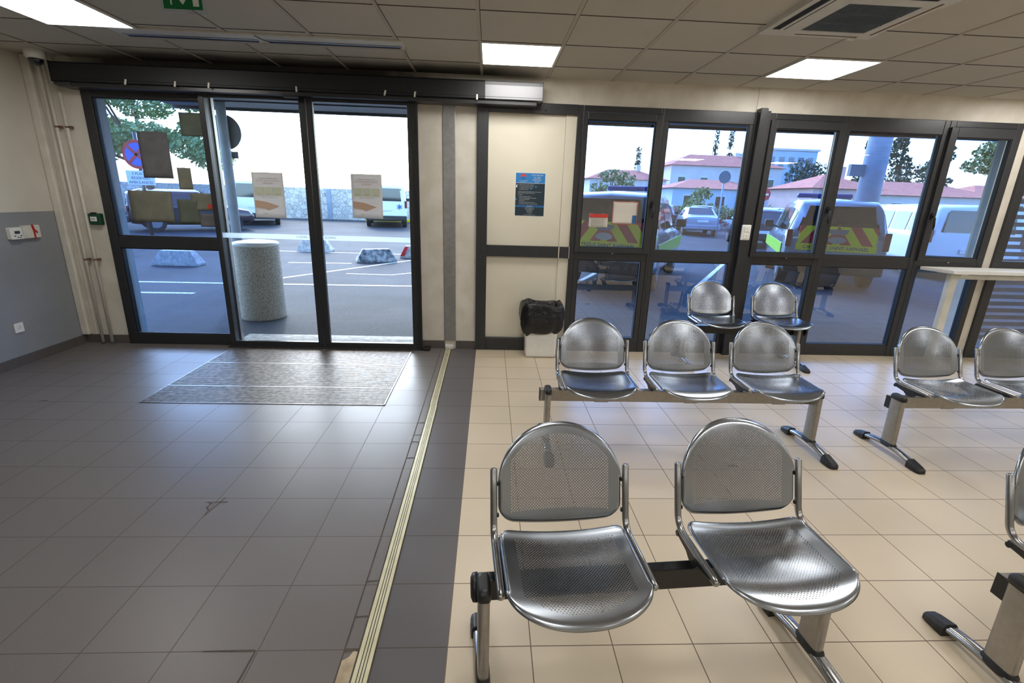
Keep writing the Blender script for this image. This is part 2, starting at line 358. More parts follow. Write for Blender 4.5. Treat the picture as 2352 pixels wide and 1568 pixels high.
def ceiling_mat():
    m = mat('mineral_ceiling', rgb(196,188,172), .9); b = m.node_tree.nodes['Principled BSDF']
    tc = N(m, 'ShaderNodeTexCoord'); sp = N(m, 'ShaderNodeSeparateXYZ'); LK(m, tc.outputs['Object'], sp.inputs[0])
    u = math_(m, 'DIVIDE', math_(m, 'SUBTRACT', sp.outputs[0], .5027), .6); v = math_(m, 'DIVIDE', math_(m, 'SUBTRACT', sp.outputs[1], 3.3262), .6)
    cb = N(m, 'ShaderNodeCombineXYZ'); LK(m, math_(m, 'FLOOR', u), cb.inputs[0]); LK(m, math_(m, 'FLOOR', v), cb.inputs[1])
    wn = N(m, 'ShaderNodeTexWhiteNoise'); LK(m, cb.outputs[0], wn.inputs['Vector'])
    nz = N(m, 'ShaderNodeTexNoise'); nz.inputs['Scale'].default_value = 3; nz.inputs['Detail'].default_value = 5; LK(m, tc.outputs['Object'], nz.inputs['Vector'])
    bri = math_(m, 'ADD', .90, math_(m, 'ADD', math_(m, 'MULTIPLY', wn.outputs[0], .07), math_(m, 'MULTIPLY', nz.outputs[0], .08)))
    vm = N(m, 'ShaderNodeVectorMath', operation='SCALE'); vm.inputs[0].default_value = rgb(196,191,180)[:3]; LK(m, bri, vm.inputs['Scale'])
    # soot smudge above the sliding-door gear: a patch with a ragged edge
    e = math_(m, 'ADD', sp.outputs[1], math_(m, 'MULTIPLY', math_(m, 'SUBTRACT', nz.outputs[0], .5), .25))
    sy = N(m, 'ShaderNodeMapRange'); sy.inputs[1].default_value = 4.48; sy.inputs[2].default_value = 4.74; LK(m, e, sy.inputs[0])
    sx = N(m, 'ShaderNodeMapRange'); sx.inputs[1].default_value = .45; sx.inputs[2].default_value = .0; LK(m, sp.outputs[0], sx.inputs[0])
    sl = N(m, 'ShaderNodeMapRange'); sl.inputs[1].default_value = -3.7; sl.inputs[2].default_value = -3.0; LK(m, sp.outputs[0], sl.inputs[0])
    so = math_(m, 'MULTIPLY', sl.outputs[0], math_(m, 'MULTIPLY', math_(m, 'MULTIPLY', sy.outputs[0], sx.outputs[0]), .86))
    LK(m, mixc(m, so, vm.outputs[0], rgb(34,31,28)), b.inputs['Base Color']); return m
M['ceiling'] = ceiling_mat()

# ---------------------------------------------------------------- room shell
XL, XR, YB, YF, ZC = -4.10, 9.0, -5.0, 4.95, 2.616     # left wall, right wall, back wall, window wall, ceiling
b = MB(); b.quad([(XL,YB,0),(-.427,YB,0),(-.427,YF,0),(XL,YF,0)], 0)
b.quad([(-.427,YB,0),(-.127,YB,0),(-.127,YF,0),(-.427,YF,0)], 1)
b.quad([(-.127,YB,0),(XR,YB,0),(XR,YF+.05,0),(-.127,YF+.05,0)], 2)
b.bm.verts.ensure_lookup_table()
floor = struct(b.build('floor', [M['dark_tile'], M['strip_tile'], M['cream_tile']]))
for p in floor.data.polygons:
    if p.normal.z < 0: p.flip()
b = MB().box(XL-.2, -.427, YB, YF, -.15, -.03).box(-.427, XR, YB, YF, -.15, -.03)
struct(b.build('floor.001', M['concrete']))
struct(MB().box(XL, XR, YB, YF+.2, ZC, ZC+.05).build('ceiling', M['ceiling']))
# exposed bars of the suspended ceiling with their grimy edges
b = MB()
xs = [.5027 + .6*i for i in range(-8, 15)]; ys = [3.3262 + .6*j for j in range(-13, 3)]
for x in xs:
    if XL < x < XR: b.box(x-.012, x+.012, YB, YF, ZC-.004, ZC, 0); b.box(x+.012, x+.016, YB, YF, ZC-.0015, ZC, 1)
for y in ys:
    if YB < y < YF: b.box(XL, XR, y-.004, y+.002, ZC-.003, ZC, 1)
struct(b.build('trim_1', [M['tbar'], M['gap']]))

def wall_with_holes(name, x0, x1, z0, z1, y0, y1, holes, m):
    """wall in the XZ plane, holes = (xa, xb, za, zb), built from blocks round the holes"""
    b = MB(); xs = sorted({x0, x1} | {h[0] for h in holes} | {h[1] for h in holes})
    for xa, xb in zip(xs, xs[1:]):
        zs = [(z0, z1)]
        for h in holes:
            if h[0] <= xa + 1e-6 and h[1] >= xb - 1e-6:
                nz = []
                for a, c in zs:
                    if h[2] > a: nz.append((a, min(c, h[2])))
                    if h[3] < c: nz.append((max(a, h[3]), c))
                zs = nz
        for a, c in zs:
            if c - a > 1e-4: b.box(xa, xb, y0, y1, a, c)
    return struct(b.build(name, m))
wall_with_holes('wall_back', XL-.1, XR+.1, -.15, ZC+.25, YF, YF+.2,
    [(-3.66, -.69, -.15, 2.40), (-.135, 5.19, 0, 2.40), (5.30, 7.6, 0, 2.40)], M['wall_dirty'])
wl = MB(); wl.quad([(XL,YB,0),(XL,YF,0),(XL,YF,1.30),(XL,YB,1.30)], 1); wl.quad([(XL,YB,1.30),(XL,YF,1.30),(XL,YF,ZC),(XL,YB,ZC)], 0)
wl.box(XL-.15, XL-.001, YB, YF, 0, ZC)
struct(wl.build('wall_left', [M['wall'], M['grey_wall']]))
struct(MB().box(XR, XR+.1, YB, YF, 0, ZC).build('wall_right', M['wall']))
struct(MB().box(XL, XR, YB-.1, YB, 0, ZC).build('wall_front', M['wall']))
# skirting
struct(MB().box(XL, XL+.012, YB, YF, 0, .085).build('baseboard_left', M['skirting']))
struct(MB().box(XL+.012, -3.67, YF-.012, YF, 0, .085).box(-.69, -.455, YF-.012, YF, 0, .085).box(-.34, -.14, YF-.012, YF, 0, .085).build('baseboard_back', M['skirting']))
# vertical seam bead and small strip on the wall
struct(MB().box(2.505, 2.513, YF-.003, YF, 2.40, ZC).box(5.197, 5.205, YF-.003, YF, 0, ZC).build('trim_2', M['tbar']))
struct(MB().bbox(-.458, -.34, YF-.012, YF, .085, 2.36, .004).build('trim_3', M['alu']))
struct(MB().bbox(-.452, -.36, YF-.05, YF-.013, 0, .05, .012).build('trim_4', M['offwhite']))
# painted corner chase beside the pipes
struct(MB().bbox(XL, XL+.075, YF-.05, YF, .09, ZC, .012).build('trim_5', M['pipe']))
struct(MB().bbox(XL+.11, XL+.135, YF-.02, YF, .09, ZC, .006).build('trim_6', M['pipe']))

# expansion joint cover across the floor (two lengths) and chipped tile strip
def joint(y0, y1, xa, xb, name):
    b = MB(); w = .05; n = 1
    def Pq(x0, x1, z, mi):
        b.quad([(xa+x0,y0,z),(xa+x1,y0,z),(xb+x1,y1,z),(xb+x0,y1,z)], mi)
    for x0, x1, z, mi in ((-.026,-.012,.006,0),(-.012,-.009,.003,1),(-.009,-.001,.006,0),(-.001,.002,.003,1),(.002,.009,.006,0),(.009,.012,.003,1),(.012,.026,.006,0)):
        Pq(x0, x1, z, mi)
    Pq(-.033, -.026, .002, 2); Pq(.026, .031, .002, 2)
    for s in (-.026, .026):
        b.quad([(xa+s,y0,0),(xb+s,y1,0),(xb+s,y1,.006),(xa+s,y0,.006)], 0)
    return struct(b.build(name, [M['jointcream'], M['rubber'], M['gap']]))
joint(-2.0, 3.470, -.405, -.408, 'trim_7')
joint(3.472, 4.90, -.412, -.416, 'trim_8')
b = MB()   # dark mortar line and broken cuts along the narrow strip, bare mortar where a piece is missing
b.quad([(-.491,-2,.0015),(-.486,-2,.0015),(-.486,YF-.2,.0015),(-.491,YF-.2,.0015)], 0)
for y, s in ((1.68,.004),(3.165,.006),(2.98,.004),(2.89,-.006),(2.68,.005),(1.50,.004)):
    b.quad([(-.486,y,.0015),(-.44,y+s,.0015),(-.44,y+s+.006,.0015),(-.486,y+.006,.0015)], 0)
b.bm.faces.ensure_lookup_table()
b.quad([(-.487,1.05,.001),(-.436,1.05,.001),(-.436,1.352,.001),(-.455,1.36,.001),(-.465,1.335,.001),(-.487,1.32,.001)], 1)
b.quad([(-.487,1.355,.0018),(-.436,1.358,.0018),(-.436,1.368,.0018),(-.487,1.368,.0018)], 0)
struct(b.build('trim_9', [M['gap'], M['mortar']]))
# chipped tile corner in the dark floor
b = MB()
for pts in ([(-1.44,2.232),(-1.33,2.236),(-1.33,2.229),(-1.44,2.228)], [(-1.363,2.27),(-1.357,2.27),(-1.385,2.12),(-1.391,2.12)],
            [(-1.43,2.228),(-1.40,2.222),(-1.405,2.19),(-1.385,2.16),(-1.39,2.155),(-1.415,2.185),(-1.41,2.215)], [(-.98,1.366),(-.80,1.369),(-.80,1.361),(-.98,1.362)],
            [(-3.33,3.465),(-3.27,3.49),(-3.26,3.475)], [(-.80,1.363),(-.795,1.363),(-.80,1.22),(-.806,1.22)]):
    b.quad([(x, y, .0012) for x, y in pts], 0)
struct(b.build('trim_10', M['gap']))

# ---------------------------------------------------------------- glazed front
FY0, FY1 = 4.925, 5.00
def frame_part(parent, name, boxes, m=None, y0=FY0, y1=FY1, r=.004):
    b = MB()
    for i, (x0, x1, z0, z1) in enumerate(boxes): b.bbox(x0, x1, y0 + .0005*i, y1 - .0005*i, z0, z1, r)
    return b.build(name, m or M['frame'], parent)
def pane(parent, x0, x1, z0, z1, m, y=4.965, name='pane'):
    return MB().box(x0, x1, y, y+.006, z0, z1).build(name, m, parent)
def gasket(parent, x0, x1, z0, z1, y=FY0+.01):
    t = .008; b = MB()
    b.box(x0, x0+t, y, y+.03, z0, z1).box(x1-t, x1, y, y+.03, z0, z1).box(x0+t, x1-t, y, y+.03, z0, z0+t).box(x0+t, x1-t, y, y+.03, z1-t, z1)
    return b.build('gasket', M['rubber'], parent)

# fixed side screen of the entrance
w = struct(empty('window_1', (-3.13, 4.96, 0)))
def rel(parent, o):
    o.matrix_parent_inverse = Matrix.Identity(4); o.location = Vector(o.location) - parent.location; return o
def W(name, x, y=4.96):
    return struct(empty(name, (x, y, 0)))
def fin(root):
    for ch in root.children:
        ch.location = Vector(ch.location) - root.location
frame_part(w, 'window_frame', [(-3.66,-3.575,0,2.40), (-2.645,-2.60,0,2.40), (-3.575,-2.645,2.30,2.40), (-3.575,-2.645,.97,1.083), (-3.575,-2.645,0,.11)])
pane(w, -3.575, -2.645, 1.083, 2.30, M['glass_tint']); pane(w, -3.575, -2.645, .11, .97, M['glass_tint'])
gasket(w, -3.575, -2.645, 1.083, 2.30); gasket(w, -3.575, -2.645, .11, .97)
fin(w)

# sliding leaves
def leaf(name, x0, x1, ls, rs):
    w = W(name, (x0+x1)/2, 4.90)
    frame_part(w, 'leaf_frame', [(x0,x0+ls,.005,2.40), (x1-rs,x1,.005,2.40), (x0+ls,x1-rs,2.325,2.40), (x0+ls,x1-rs,.005,.065)], M['frame'], 4.87, 4.915)
    pane(w, x0+ls, x1-rs, .065, 2.325, M['glass_clear'], 4.89)
    b = MB(); b.box(x0+ls, x1-rs, 4.888, 4.8895, 1.098, 1.145); b.build('frosted_band', M['frost'], w)
    fin(w); return w
leaf('door_1', -2.62, -1.682, .05, .06)
leaf('door_2', -1.678, -.705, .058, .07)
for x in (-1.82, -1.545):
    text('lettering', 'COPAS', .034, M['greyprint'], None, facing(x, 4.886, 1.122))
lt = [o for o in COL.objects if o.name.startswith('lettering')]
lt[0].parent = bpy.data.objects['door_1']; lt[0].location = -bpy.data.objects['door_1'].location
lt[1].parent = bpy.data.objects['door_2']; lt[1].location = -bpy.data.objects['door_2'].location
# outer jamb, inner return of the pocket, threshold rail
w = W('trim_11', -1.6, 4.95)
frame_part(w, 'jamb', [(-.725,-.69,0,2.40)], M['frame'], 4.86, 5.06)
frame_part(w, 'jamb', [(-2.66,-2.628,.0,2.40)], M['frame'], 4.99, 5.12)
frame_part(w, 'jamb', [(-2.618,-2.60,.0,2.40)], M['alu'], 5.05, 5.10)
frame_part(w, 'jamb', [(-.705,-.675,0,2.36)], M['black'], 4.84, 4.868)
frame_part(w, 'threshold_rail', [(-2.64,-.66,0,.012)], M['frame'], 4.84, 5.0, .002)
frame_part(w, 'guide_block', [(-.665,-.60,0,.03)], M['black'], 4.83, 4.93, .006)
fin(w)
# bright return inside the slot between fixed screen and leaf (outer screen stile)
struct(MB().box(-2.66, -.60, 5.0, 5.35, -.04, .004).build('trim_12', M['concrete']))

# door gear housing over the entrance
hd = tag(empty('door_operator', (-1.64, 4.85, 2.37)), 'long dark glossy sliding door operator housing above the entrance doors', 'door operator')
zb, zt = 2.385, 2.535
pr = [(4.748, zb+.022), (4.748, zt-.012), (4.756, zt), (4.945, zt), (4.945, zb), (4.755, zb), (4.744, zb+.004), (4.744, zb+.018)]
o = MB().prism(pr, 'x', -3.735, -.065).build('housing', M['matteblack'], hd)
o = MB().prism(pr, 'x', -.064, .446).build('reflection_toned_end', M['endreflect'], hd)  # right end coloured paler to stand for the ceiling panel's reflection
MB().box(-.066, .447, 4.7465, 4.749, zt-.034, zt-.010).build('dark_top_strip', M['frame'], hd)
MB().box(-.066, .447, 4.743, 4.7455, zb+.018, zb+.021).build('cover_groove', M['black'], hd)
o = MB().bbox(-3.72, .40, 4.775, 4.94, zb-.035, zb-.001, .003).build('under_cover', M['frame'], hd)
b = MB().prism([(4.742, zb-.004), (4.742, zt+.003), (4.95, zt+.003), (4.95, zb-.004)], 'x', .446, .452); b.build('end_cap', M['black'], hd)
b = MB().prism([(4.742, zb-.004), (4.742, zt+.003), (4.95, zt+.003), (4.95, zb-.004)], 'x', -3.741, -3.735); b.build('end_cap', M['black'], hd)
for x, t in ((-3.13,.3),(-2.72,.25),(-2.44,.2),(-1.70,0),(-.94,.3),(-.68,.15),(-.135,0)):
    m = Matrix.Translation((x, 4.742, zb+.012)) @ Matrix.Rotation(t, 4, 'Y')
    b = MB().bbox(-.008, .008, -.003, .002, -.022, .022, .0015); b.xf(m); b.build('clip', M['offwhite'], hd)
b = MB().bbox(-1.83, -1.70, 4.765, 4.80, zb-.052, zb-.034, .004); b.build('sensor', M['black'], hd)
b = MB().bbox(-3.735, -3.60, 4.752, 4.80, zb-.03, zb-.002, .006); b.build('sensor', M['frame'], hd)
for ch in hd.children: ch.location = Vector(ch.location) - hd.location
# header frame above the opening
struct(MB().box(-3.66, -.69, 4.93, 5.1, 2.40, 2.42).build('trim_13', M['frame']))

# cream infill panel in dark frame
w = W('door_3', .36)
frame_part(w, 'door_frame', [(-.135,-.03,0,2.40), (-.03,.80,2.31,2.40), (-.03,.80,.985,1.095), (-.03,.80,0,.135)], M['frame'], 4.915, 5.0)
b = MB(); b.box(-.03,.695,4.955,4.99,1.095,2.31).box(-.03,.695,4.955,4.99,.135,.985); b.build('panel', M['panel'], w)
b = MB(); b.box(.698,.80,4.945,4.99,1.095,2.31).box(.698,.80,4.945,4.99,.135,.985); b.build('panel', M['panel'], w)
b = MB(); b.box(.690,.699,4.913,4.916,.985,1.095).box(.796,.801,4.913,4.916,.98,1.10).box(.6935,.6985,4.953,4.956,.30,.985); b.build('sealant', M['wall_dirty'], w)
b = MB(); b.tube([(.50,4.912,2.345),(.50,4.895,2.345)], [.009,.009], 12); b.build('bolt', M['black'], w)
fin(w)

# windows 2..5
w = W('window_2', 1.66)
frame_part(w, 'window_frame', [(.80,.855,0,2.40), (1.60,1.625,0,2.40), (2.50,2.56,0,2.40), (.855,1.60,2.345,2.40), (1.625,2.50,2.29,2.40),
     (.855,1.60,.972,1.055), (1.625,2.50,.972,1.083), (.855,1.60,0,.145), (1.625,2.50,0,.122), (1.55,1.60,.1,.972), (.855,.90,.1,.972), (1.625,1.672,0,2.30), (2.462,2.50,0,2.30)], M['frame'])
frame_part(w, 'casement', [(.85,.895,1.05,2.34), (1.545,1.605,1.05,2.34), (.895,1.545,2.275,2.34), (.895,1.545,1.05,1.10)], M['frame'], 4.900, 4.96)
for a in ((.90,1.55,.145,.972),(1.672,2.462,.122,.972),(1.672,2.462,1.083,2.29)): pane(w, *a, M['glass_tint']); gasket(w, *a)
pane(w, .895, 1.545, 1.10, 2.275, M['glass_tint']); gasket(w, .895, 1.545, 1.10, 2.275, 4.91)
def handle(w, x, z, s):
    b = MB().bbox(x-.013, x+.013, 4.888, 4.899, z-.03, z+.035, .004); b.tube([(x,4.895,z),(x,4.868,z),(x+s*.004,4.858,z-.015),(x+s*.012,4.853,z-.10),(x+s*.012,4.855,z-.125)], [.009,.009,.010,.009,.006], 10)
    b.build('window_handle', M['blackgloss'], w)
handle(w, 1.588, 1.53, 0)
def lock(w, x, z=1.045, y=4.918):
    b = MB().tube([(x,y+.006,z),(x,y-.006,z)], [.009,.008], 12); b.build('lock_button', M['alu'], w)
lock(w, 1.24); fin(w)

w = W('trim_14', 2.60, 4.9)
frame_part(w, 'post', [(2.515,2.585,0,2.43)], M['frame'], 4.865, 5.02, .006)
frame_part(w, 'post', [(2.59,2.625,0,2.41)], M['frame'], 4.885, 5.02, .004)
fin(w)

w = W('window_3', 3.5)
frame_part(w, 'window_frame', [(2.625,2.70,0,2.40), (3.345,3.395,0,2.40), (3.395,3.455,0,2.40), (4.385,4.44,0,2.40), (2.70,3.345,2.345,2.40), (3.455,4.385,2.27,2.40),
     (2.70,3.345,.972,1.055), (3.455,4.385,.965,1.083), (2.70,3.345,0,.122), (3.455,4.385,0,.122)], M['frame'])
frame_part(w, 'casement', [(2.655,2.71,1.05,2.34), (3.335,3.392,1.05,2.34), (2.71,3.335,2.265,2.34), (2.71,3.335,1.05,1.095)], M['frame'], 4.900, 4.96)
for a in ((2.70,3.345,.122,.972),(3.455,4.385,.122,.965),(3.455,4.385,1.083,2.27)): pane(w, *a, M['glass_tint']); gasket(w, *a)
pane(w, 2.71, 3.335, 1.095, 2.265, M['glass_tint']); gasket(w, 2.71, 3.335, 1.095, 2.265, 4.91)
handle(w, 3.37, 1.53, 0); lock(w, 3.05); fin(w)

w = W('window_4', 4.8)
frame_part(w, 'window_frame', [(4.44,4.50,0,2.40), (5.13,5.195,0,2.40), (4.50,5.13,2.345,2.40), (4.50,5.13,.972,1.055), (4.50,5.13,0,.118)], M['frame'])
frame_part(w, 'casement', [(4.445,4.518,1.05,2.34), (5.09,5.165,1.05,2.34), (4.518,5.09,2.25,2.34), (4.518,5.09,1.05,1.09)], M['frame'], 4.900, 4.96)
pane(w, 4.50, 5.13, .118, .972, M['glass_tint']); pane(w, 4.518, 5.09, 1.09, 2.25, M['glass_tint']); gasket(w, 4.518, 5.09, 1.09, 2.25, 4.91)
handle(w, 4.47, 1.50, 1); lock(w, 4.80); fin(w)

w = W('window_5', 6.4)
frame_part(w, 'window_frame', [(5.30,5.40,0,2.40), (7.5,7.6,0,2.40), (5.40,7.5,2.30,2.40), (5.40,7.5,.99,1.07), (5.40,7.5,0,.12)], M['frame'])
pane(w, 5.40, 7.5, .12, .99, M['glass_tint']); pane(w, 5.40, 7.5, 1.07, 2.30, M['glass_tint'])
b = MB()
for i in range(28):
    z = .14 + i*.08
    b.prism([(5.22, z), (5.245, z+.045), (5.255, z+.045), (5.23, z)], 'x', 5.36, 7.55)
b.box(5.33,5.36,5.2,5.27,.1,2.4).box(7.55,7.58,5.2,5.27,.1,2.4)
b.build('shutter_slats', M['signgrey'], w); fin(w)

# ---------------------------------------------------------------- lights, ceiling things
def panel_light(cx, cy, label, group='square light panels in the suspended ceiling'):
    t = tag(empty('ceiling_light', (cx, cy, ZC)), label, 'ceiling light', group)
    o = MB().box(-.283, .283, -.283, .283, -.010, -.006).build('diffuser', M['lamp'], t)
    b = MB()
    for a in ((-.298,-.283,-.298,.298),(.283,.298,-.298,.298),(-.283,.283,-.298,-.283),(-.283,.283,.283,.298)): b.box(*a, -.012, -.001)
    b.build('frame', M['white'], t); return t
panel_light(.203, 4.226, 'square white light panel in the ceiling near the cream panel and door operator end')
panel_light(2.603, 4.226, 'square white light panel in the ceiling above the windows, right of the other lights')
panel_light(-2.797, 3.70, 'large white light panel at the top left corner, in front of the sliding doors')
for x in (-2.197, .203, 2.603, 5.003, 7.403):  # unseen panels repeated along the grid, added to light the room
    for y in (1.826, -.574, -2.974):
        if x < -2 and y > 1: continue
        panel_light(x, y, 'square white light panel added to light the room, unseen in the ceiling behind the viewpoint', 'added light panels outside the view')
for x in (5.003, 7.403): panel_light(x, 4.226, 'unseen square white light panel added in the ceiling beyond the right edge of the view', 'added light panels past the right edge')  # more unseen panels, added for room light on the right

# linear ceiling heater / diffuser in two lengths
t = tag(empty('ceiling_air_diffuser', (-1.68, 4.11, ZC)), 'long narrow slot air diffuser recessed in the ceiling before the door operator', 'air diffuser')
for x0, x1 in ((-2.70,-1.70), (-1.695,-.66)):
    o = MB().bbox(x0+1.68, x1+1.68, -.112, -.01, -.014, 0, .003).build('face_plate', M['offwhite'], t)
    o = MB().box(x0+1.70, x1+1.66, -.009, .022, -.017, -.002).build('bright_strip', M['alu'], t)
    o = MB().box(x0+1.72, x1+1.64, .023, .060, -.0165, -.0015).build('slot', M['rubber'], t)
    o = MB().box(x0+1.68, x1+1.68, .063, .135, -.010, 0).build('face_plate', M['tbar'], t)
    for x in (x0+1.695, x1+1.665): MB().box(x-.012, x+.012, -.01, .064, -.015, 0).build('end_plate', M['offwhite'], t)
b = MB().tube([(-.02,-.10,-.015),(0.0,-.05,-.02),(.012,.0,-.018),(.05,.04,-.02)], .0022, 6); b.build('wire', M['rubber'], t)

# cassette air conditioner
t = tag(empty('air_conditioner', (2.02, 3.07, ZC)), 'square white cassette air conditioner with grey return grille in the ceiling', 'air conditioner')
b = MB(); zt2, zb2 = 0, -.028
for a in ((-.36,.36,-.36,-.19),(-.36,.36,.24,.345),(-.36,-.15,-.19,.24),(.25,.345,-.19,.24)): b.box(*a, zb2, zt2)
b.build('fascia', M['offwhite'], t)
o = MB().box(-.15,.25,-.19,.24,-.012,-.008).build('grille_back', M['rubber'], t)
b = MB()
for i in range(34):
    x = -.145 + i*.0118; b.box(x, x+.0052, -.185, .235, -.027, -.012)
for y in (-.05, .095): b.box(-.15, .25, y-.003, y+.003, -.029, -.012)
b.build('return_grille', M['signgrey'], t)
b = MB().box(-.325,-.285,-.26,.235,-.030,-.0285).box(-.265,-.250,-.26,.235,-.030,-.0285).box(-.17,.25,-.305,-.28,-.030,-.0285).build('air_slot', M['rubber'], t)
b = MB().box(-.285,-.265,-.26,.235,-.034,-.029).build('louvre', M['offwhite'], t)
b = MB().box(-.14,.26,.300,.312,-.0295,-.0283).box(.305,.318,-.25,.26,-.0295,-.0283).build('closed_slot', M['rust'], t)
b = MB().bbox(.22,.27,.325,.35,-.036,-.028,.003).build('latch', M['white'], t)

# exit sign hanging below the ceiling
t = tag(empty('exit_sign', (-1.725, 3.2, 2.56)), 'green and white escape route sign hanging at the top edge left of centre', 'sign')
o = MB().bbox(-.125,.125,-.004,.004,-.075,.05,.002).build('clear_plate', M['glass_clear'], t)
o = MB().box(-.105,.105,-.0055,-.0042,-.058,.05).build('green_panel', M['greensign'], t)
b = MB(); y = -.0065
b.quad([(-.0,y,-.036),(.022,y,-.008),(.010,y,-.008),(.010,y,.03),(-.010,y,.03),(-.010,y,-.008),(-.022,y,-.008)])
b.build('pictogram', M['signwhite'], t); b = MB()
b.quad([(.055,y,-.042),(.088,y,-.042),(.088,y,.04),(.055,y,.04)]); b.build('pictogram', M['signwhite'], t); b = MB()
b.tube([(-.068,y,.03),(-.07,y,.0),(-.062,y,-.018),(-.062,y,-.038)], .004, 6).tube([(-.07,y,.0),(-.085,y,-.012),(-.098,y,-.012)], .004, 6)
b.build('pictogram', M['signwhite'], t)
for x in (-.09, .09): MB().cyl((x,0,.045),(x,0,.058),.003,seg=8).build('hanger', M['alu'], t)

# dome camera
t = tag(empty('security_camera', (-3.84, 4.76, ZC)), 'white dome security camera with dark bubble on the ceiling in the left corner', 'security camera')
MB().lathe([(.072,0),(.072,-.045),(.066,-.062),(.055,-.070)][::-1]).build('housing', M['white'], t)
MB().lathe([(.002,-.122),(.022,-.118),(.040,-.104),(.050,-.086),(.053,-.069)], seg=28).build('bubble', M['carglass'], t)

# ---------------------------------------------------------------- things on the left and back wall
def pipe(x, label, r):
    b = MB().tube([(x, 4.905, .045), (x, 4.905, ZC)], r, 16)
    o = tag(empty('heating_pipe', (x, 4.905, 0)), label, 'pipe', 'white painted riser pipes in the left corner')
    p = MB().tube([(0,0,.04),(0,0,ZC)], r, 16).build('tube', M['pipe'], o)
    MB().lathe([(r+.003,0),(r+.003,.045),(r+.001,.048)], seg=16).build('floor_sleeve', M['signgrey'], o)
    for z in (.845, 2.03):
        MB().lathe([(r+.003,z),(r+.003,z+.014)], seg=16).bbox(r, r+.022, -.004, .03, z-.004, z+.018, .003).build('pipe_clip', M['rust'], o)
    return o
pipe(-3.905, 'left hand white riser pipe of the thin pair in the corner', .0125)
pipe(-3.815, 'right hand white riser pipe of the thin pair, passing the green call point', .0135)

t = tag(empty('emergency_release', (-3.742, 4.95, 1.235)), 'dark green emergency door release box on the wall left of the entrance', 'call point')
MB().bbox(-.055,.055,-.05,0,-.052,.052,.008).build('box', M['green'], t)
MB().bbox(-.035,.022,-.053,-.049,-.02,.022,.003).build('white_label', M['white'], t)
MB().bbox(-.02,.02,-.06,-.03,.050,.062,.004).build('latch', M['black'], t)
text('lettering', 'RESET', .014, M['darkprint'], t, facing(-.007, -.0535, .001))

t = tag(empty('thermostat', (XL, 4.44, 1.125)), 'white wall thermostat with small dark display on the left wall', 'thermostat')
MB().bbox(0,.045,-.055,.055,-.05,.05,.007).build('case', M['white'], t)
MB().box(.045,.0462,-.022,.026,-.002,.022).build('display', M['darkprint'], t)
b = MB()
for y, z in ((-.025,-.02),(0,-.032),(.022,-.034),(.032,-.018)): b.bbox(.045,.048,y-.007,y+.007,z-.004,z+.004,.001)
b.build('button', M['darkprint'], t)
t = tag(empty('junction_box', (XL, 4.60, 1.13)), 'cream junction box with red tape on the left wall beside the thermostat', 'junction box')
MB().bbox(0,.03,-.085,.085,-.055,.055,.004).build('case', M['offwhite'], t)
MB().prism([(-.0,.06),(.02,.06),(.03,.02),(.055,-.005),(.045,-.018),(.028,0),(.028,-.06),(.012,-.06),(.012,.0)], 'x', .0302, .033).build('red_tape', M['red'], t)
t = tag(empty('power_socket', (XL, 4.28, .33)), 'white power socket low on the grey left wall', 'socket')
MB().bbox(0,.012,-.042,.042,-.042,.042,.005).build('plate', M['white'], t)
b = MB()
for y, z in ((-.010,-.004),(.010,-.004),(0,.010)): b.cyl((.012,y,z),(.0135,y,z),.0032,seg=10)
b.build('pin_hole', M['darkprint'], t)

t = tag(empty('light_switch', (2.55, 4.865, 1.292)), 'white double rocker switch on the dark post between the windows', 'switch')
MB().bbox(-.046,.046,-.022,0,-.075,.075,.008).build('housing', M['white'], t)
for z in (.034,-.034): 
    r = MB().bbox(-.026,.026,-.029,-.021,z-.026,z+.026,.004).build('rocker', M['white'], t)
    MB().box(-.005,.005,-.030,-.029,z-.003,z+.003).build('mark', M['greyprint'], r)

# blue notice on the cream panel
t = tag(empty('notice_poster', (.385, 4.955, 1.586)), 'blue and dark teal printed notice with a red roof emblem on the cream panel', 'poster')
hw, hh = .143, .2
MB().box(-hw-.004,hw+.004,-.0012,0,-hh-.004,hh+.004).build('sheet', M['posterwhite'], t)
MB().box(-hw,hw,-.002,-.0013,hh-.092,hh).build('header_band', M['posterblue'], t)
MB().box(-hw,hw,-.002,-.0013,-hh,hh-.095).build('body', M['posterdark'], t)
MB().box(-hw,hw,-.0026,-.0021,-hh+.082,-hh+.100).build('contact_band', M['postermid'], t)
MB().prism([(-.104,.167),(-.075,.192),(-.066,.196),(-.036,.167),(-.045,.165),(-.06,.172),(-.08,.166)], 'y', -.0032, -.0022).build('emblem', M['posterorange'], t)
MB().prism([(-.14,.065),(-.128,.065),(-.126,.09),(-.132,.093),(-.138,.08)], 'y', -.0030, -.0022).build('icon', M['posterwhite'], t)
for x, z, m in ((.055,.075,'posterblue'),(.008,.055,'postermid'),(-.135,-.045,'posterblue')):
    MB().tube([(x,-.0022,z),(x,-.0030,z)], .008, 14).build('icon', M[m], t)
T = lambda s, x, z, sz, al='CENTER', m='posterwhite': text('lettering', s, sz, M[m], t, facing(x, -.0034, z), align=al, depth=.0002)
T('CPTS', -.07, .150, .020, m='posterdark'); T('AMC', -.07, .138, .008, m='posterdark'); T('Communauté Professionnelle', -.07, .128, .007); T('Territoriale de Santé', -.07, .118, .007)
T('NOTRE TERRITOIRE', .065, .182, .0125)
for i, s in enumerate(('Fréjus - St Raphaël', 'Le Muy - Bagnols', 'Roquebrune-sur-Argens', 'Puget-sur-Argens', 'Les Adrets')): T(s, .065, .164 - .0115*i, .0092)
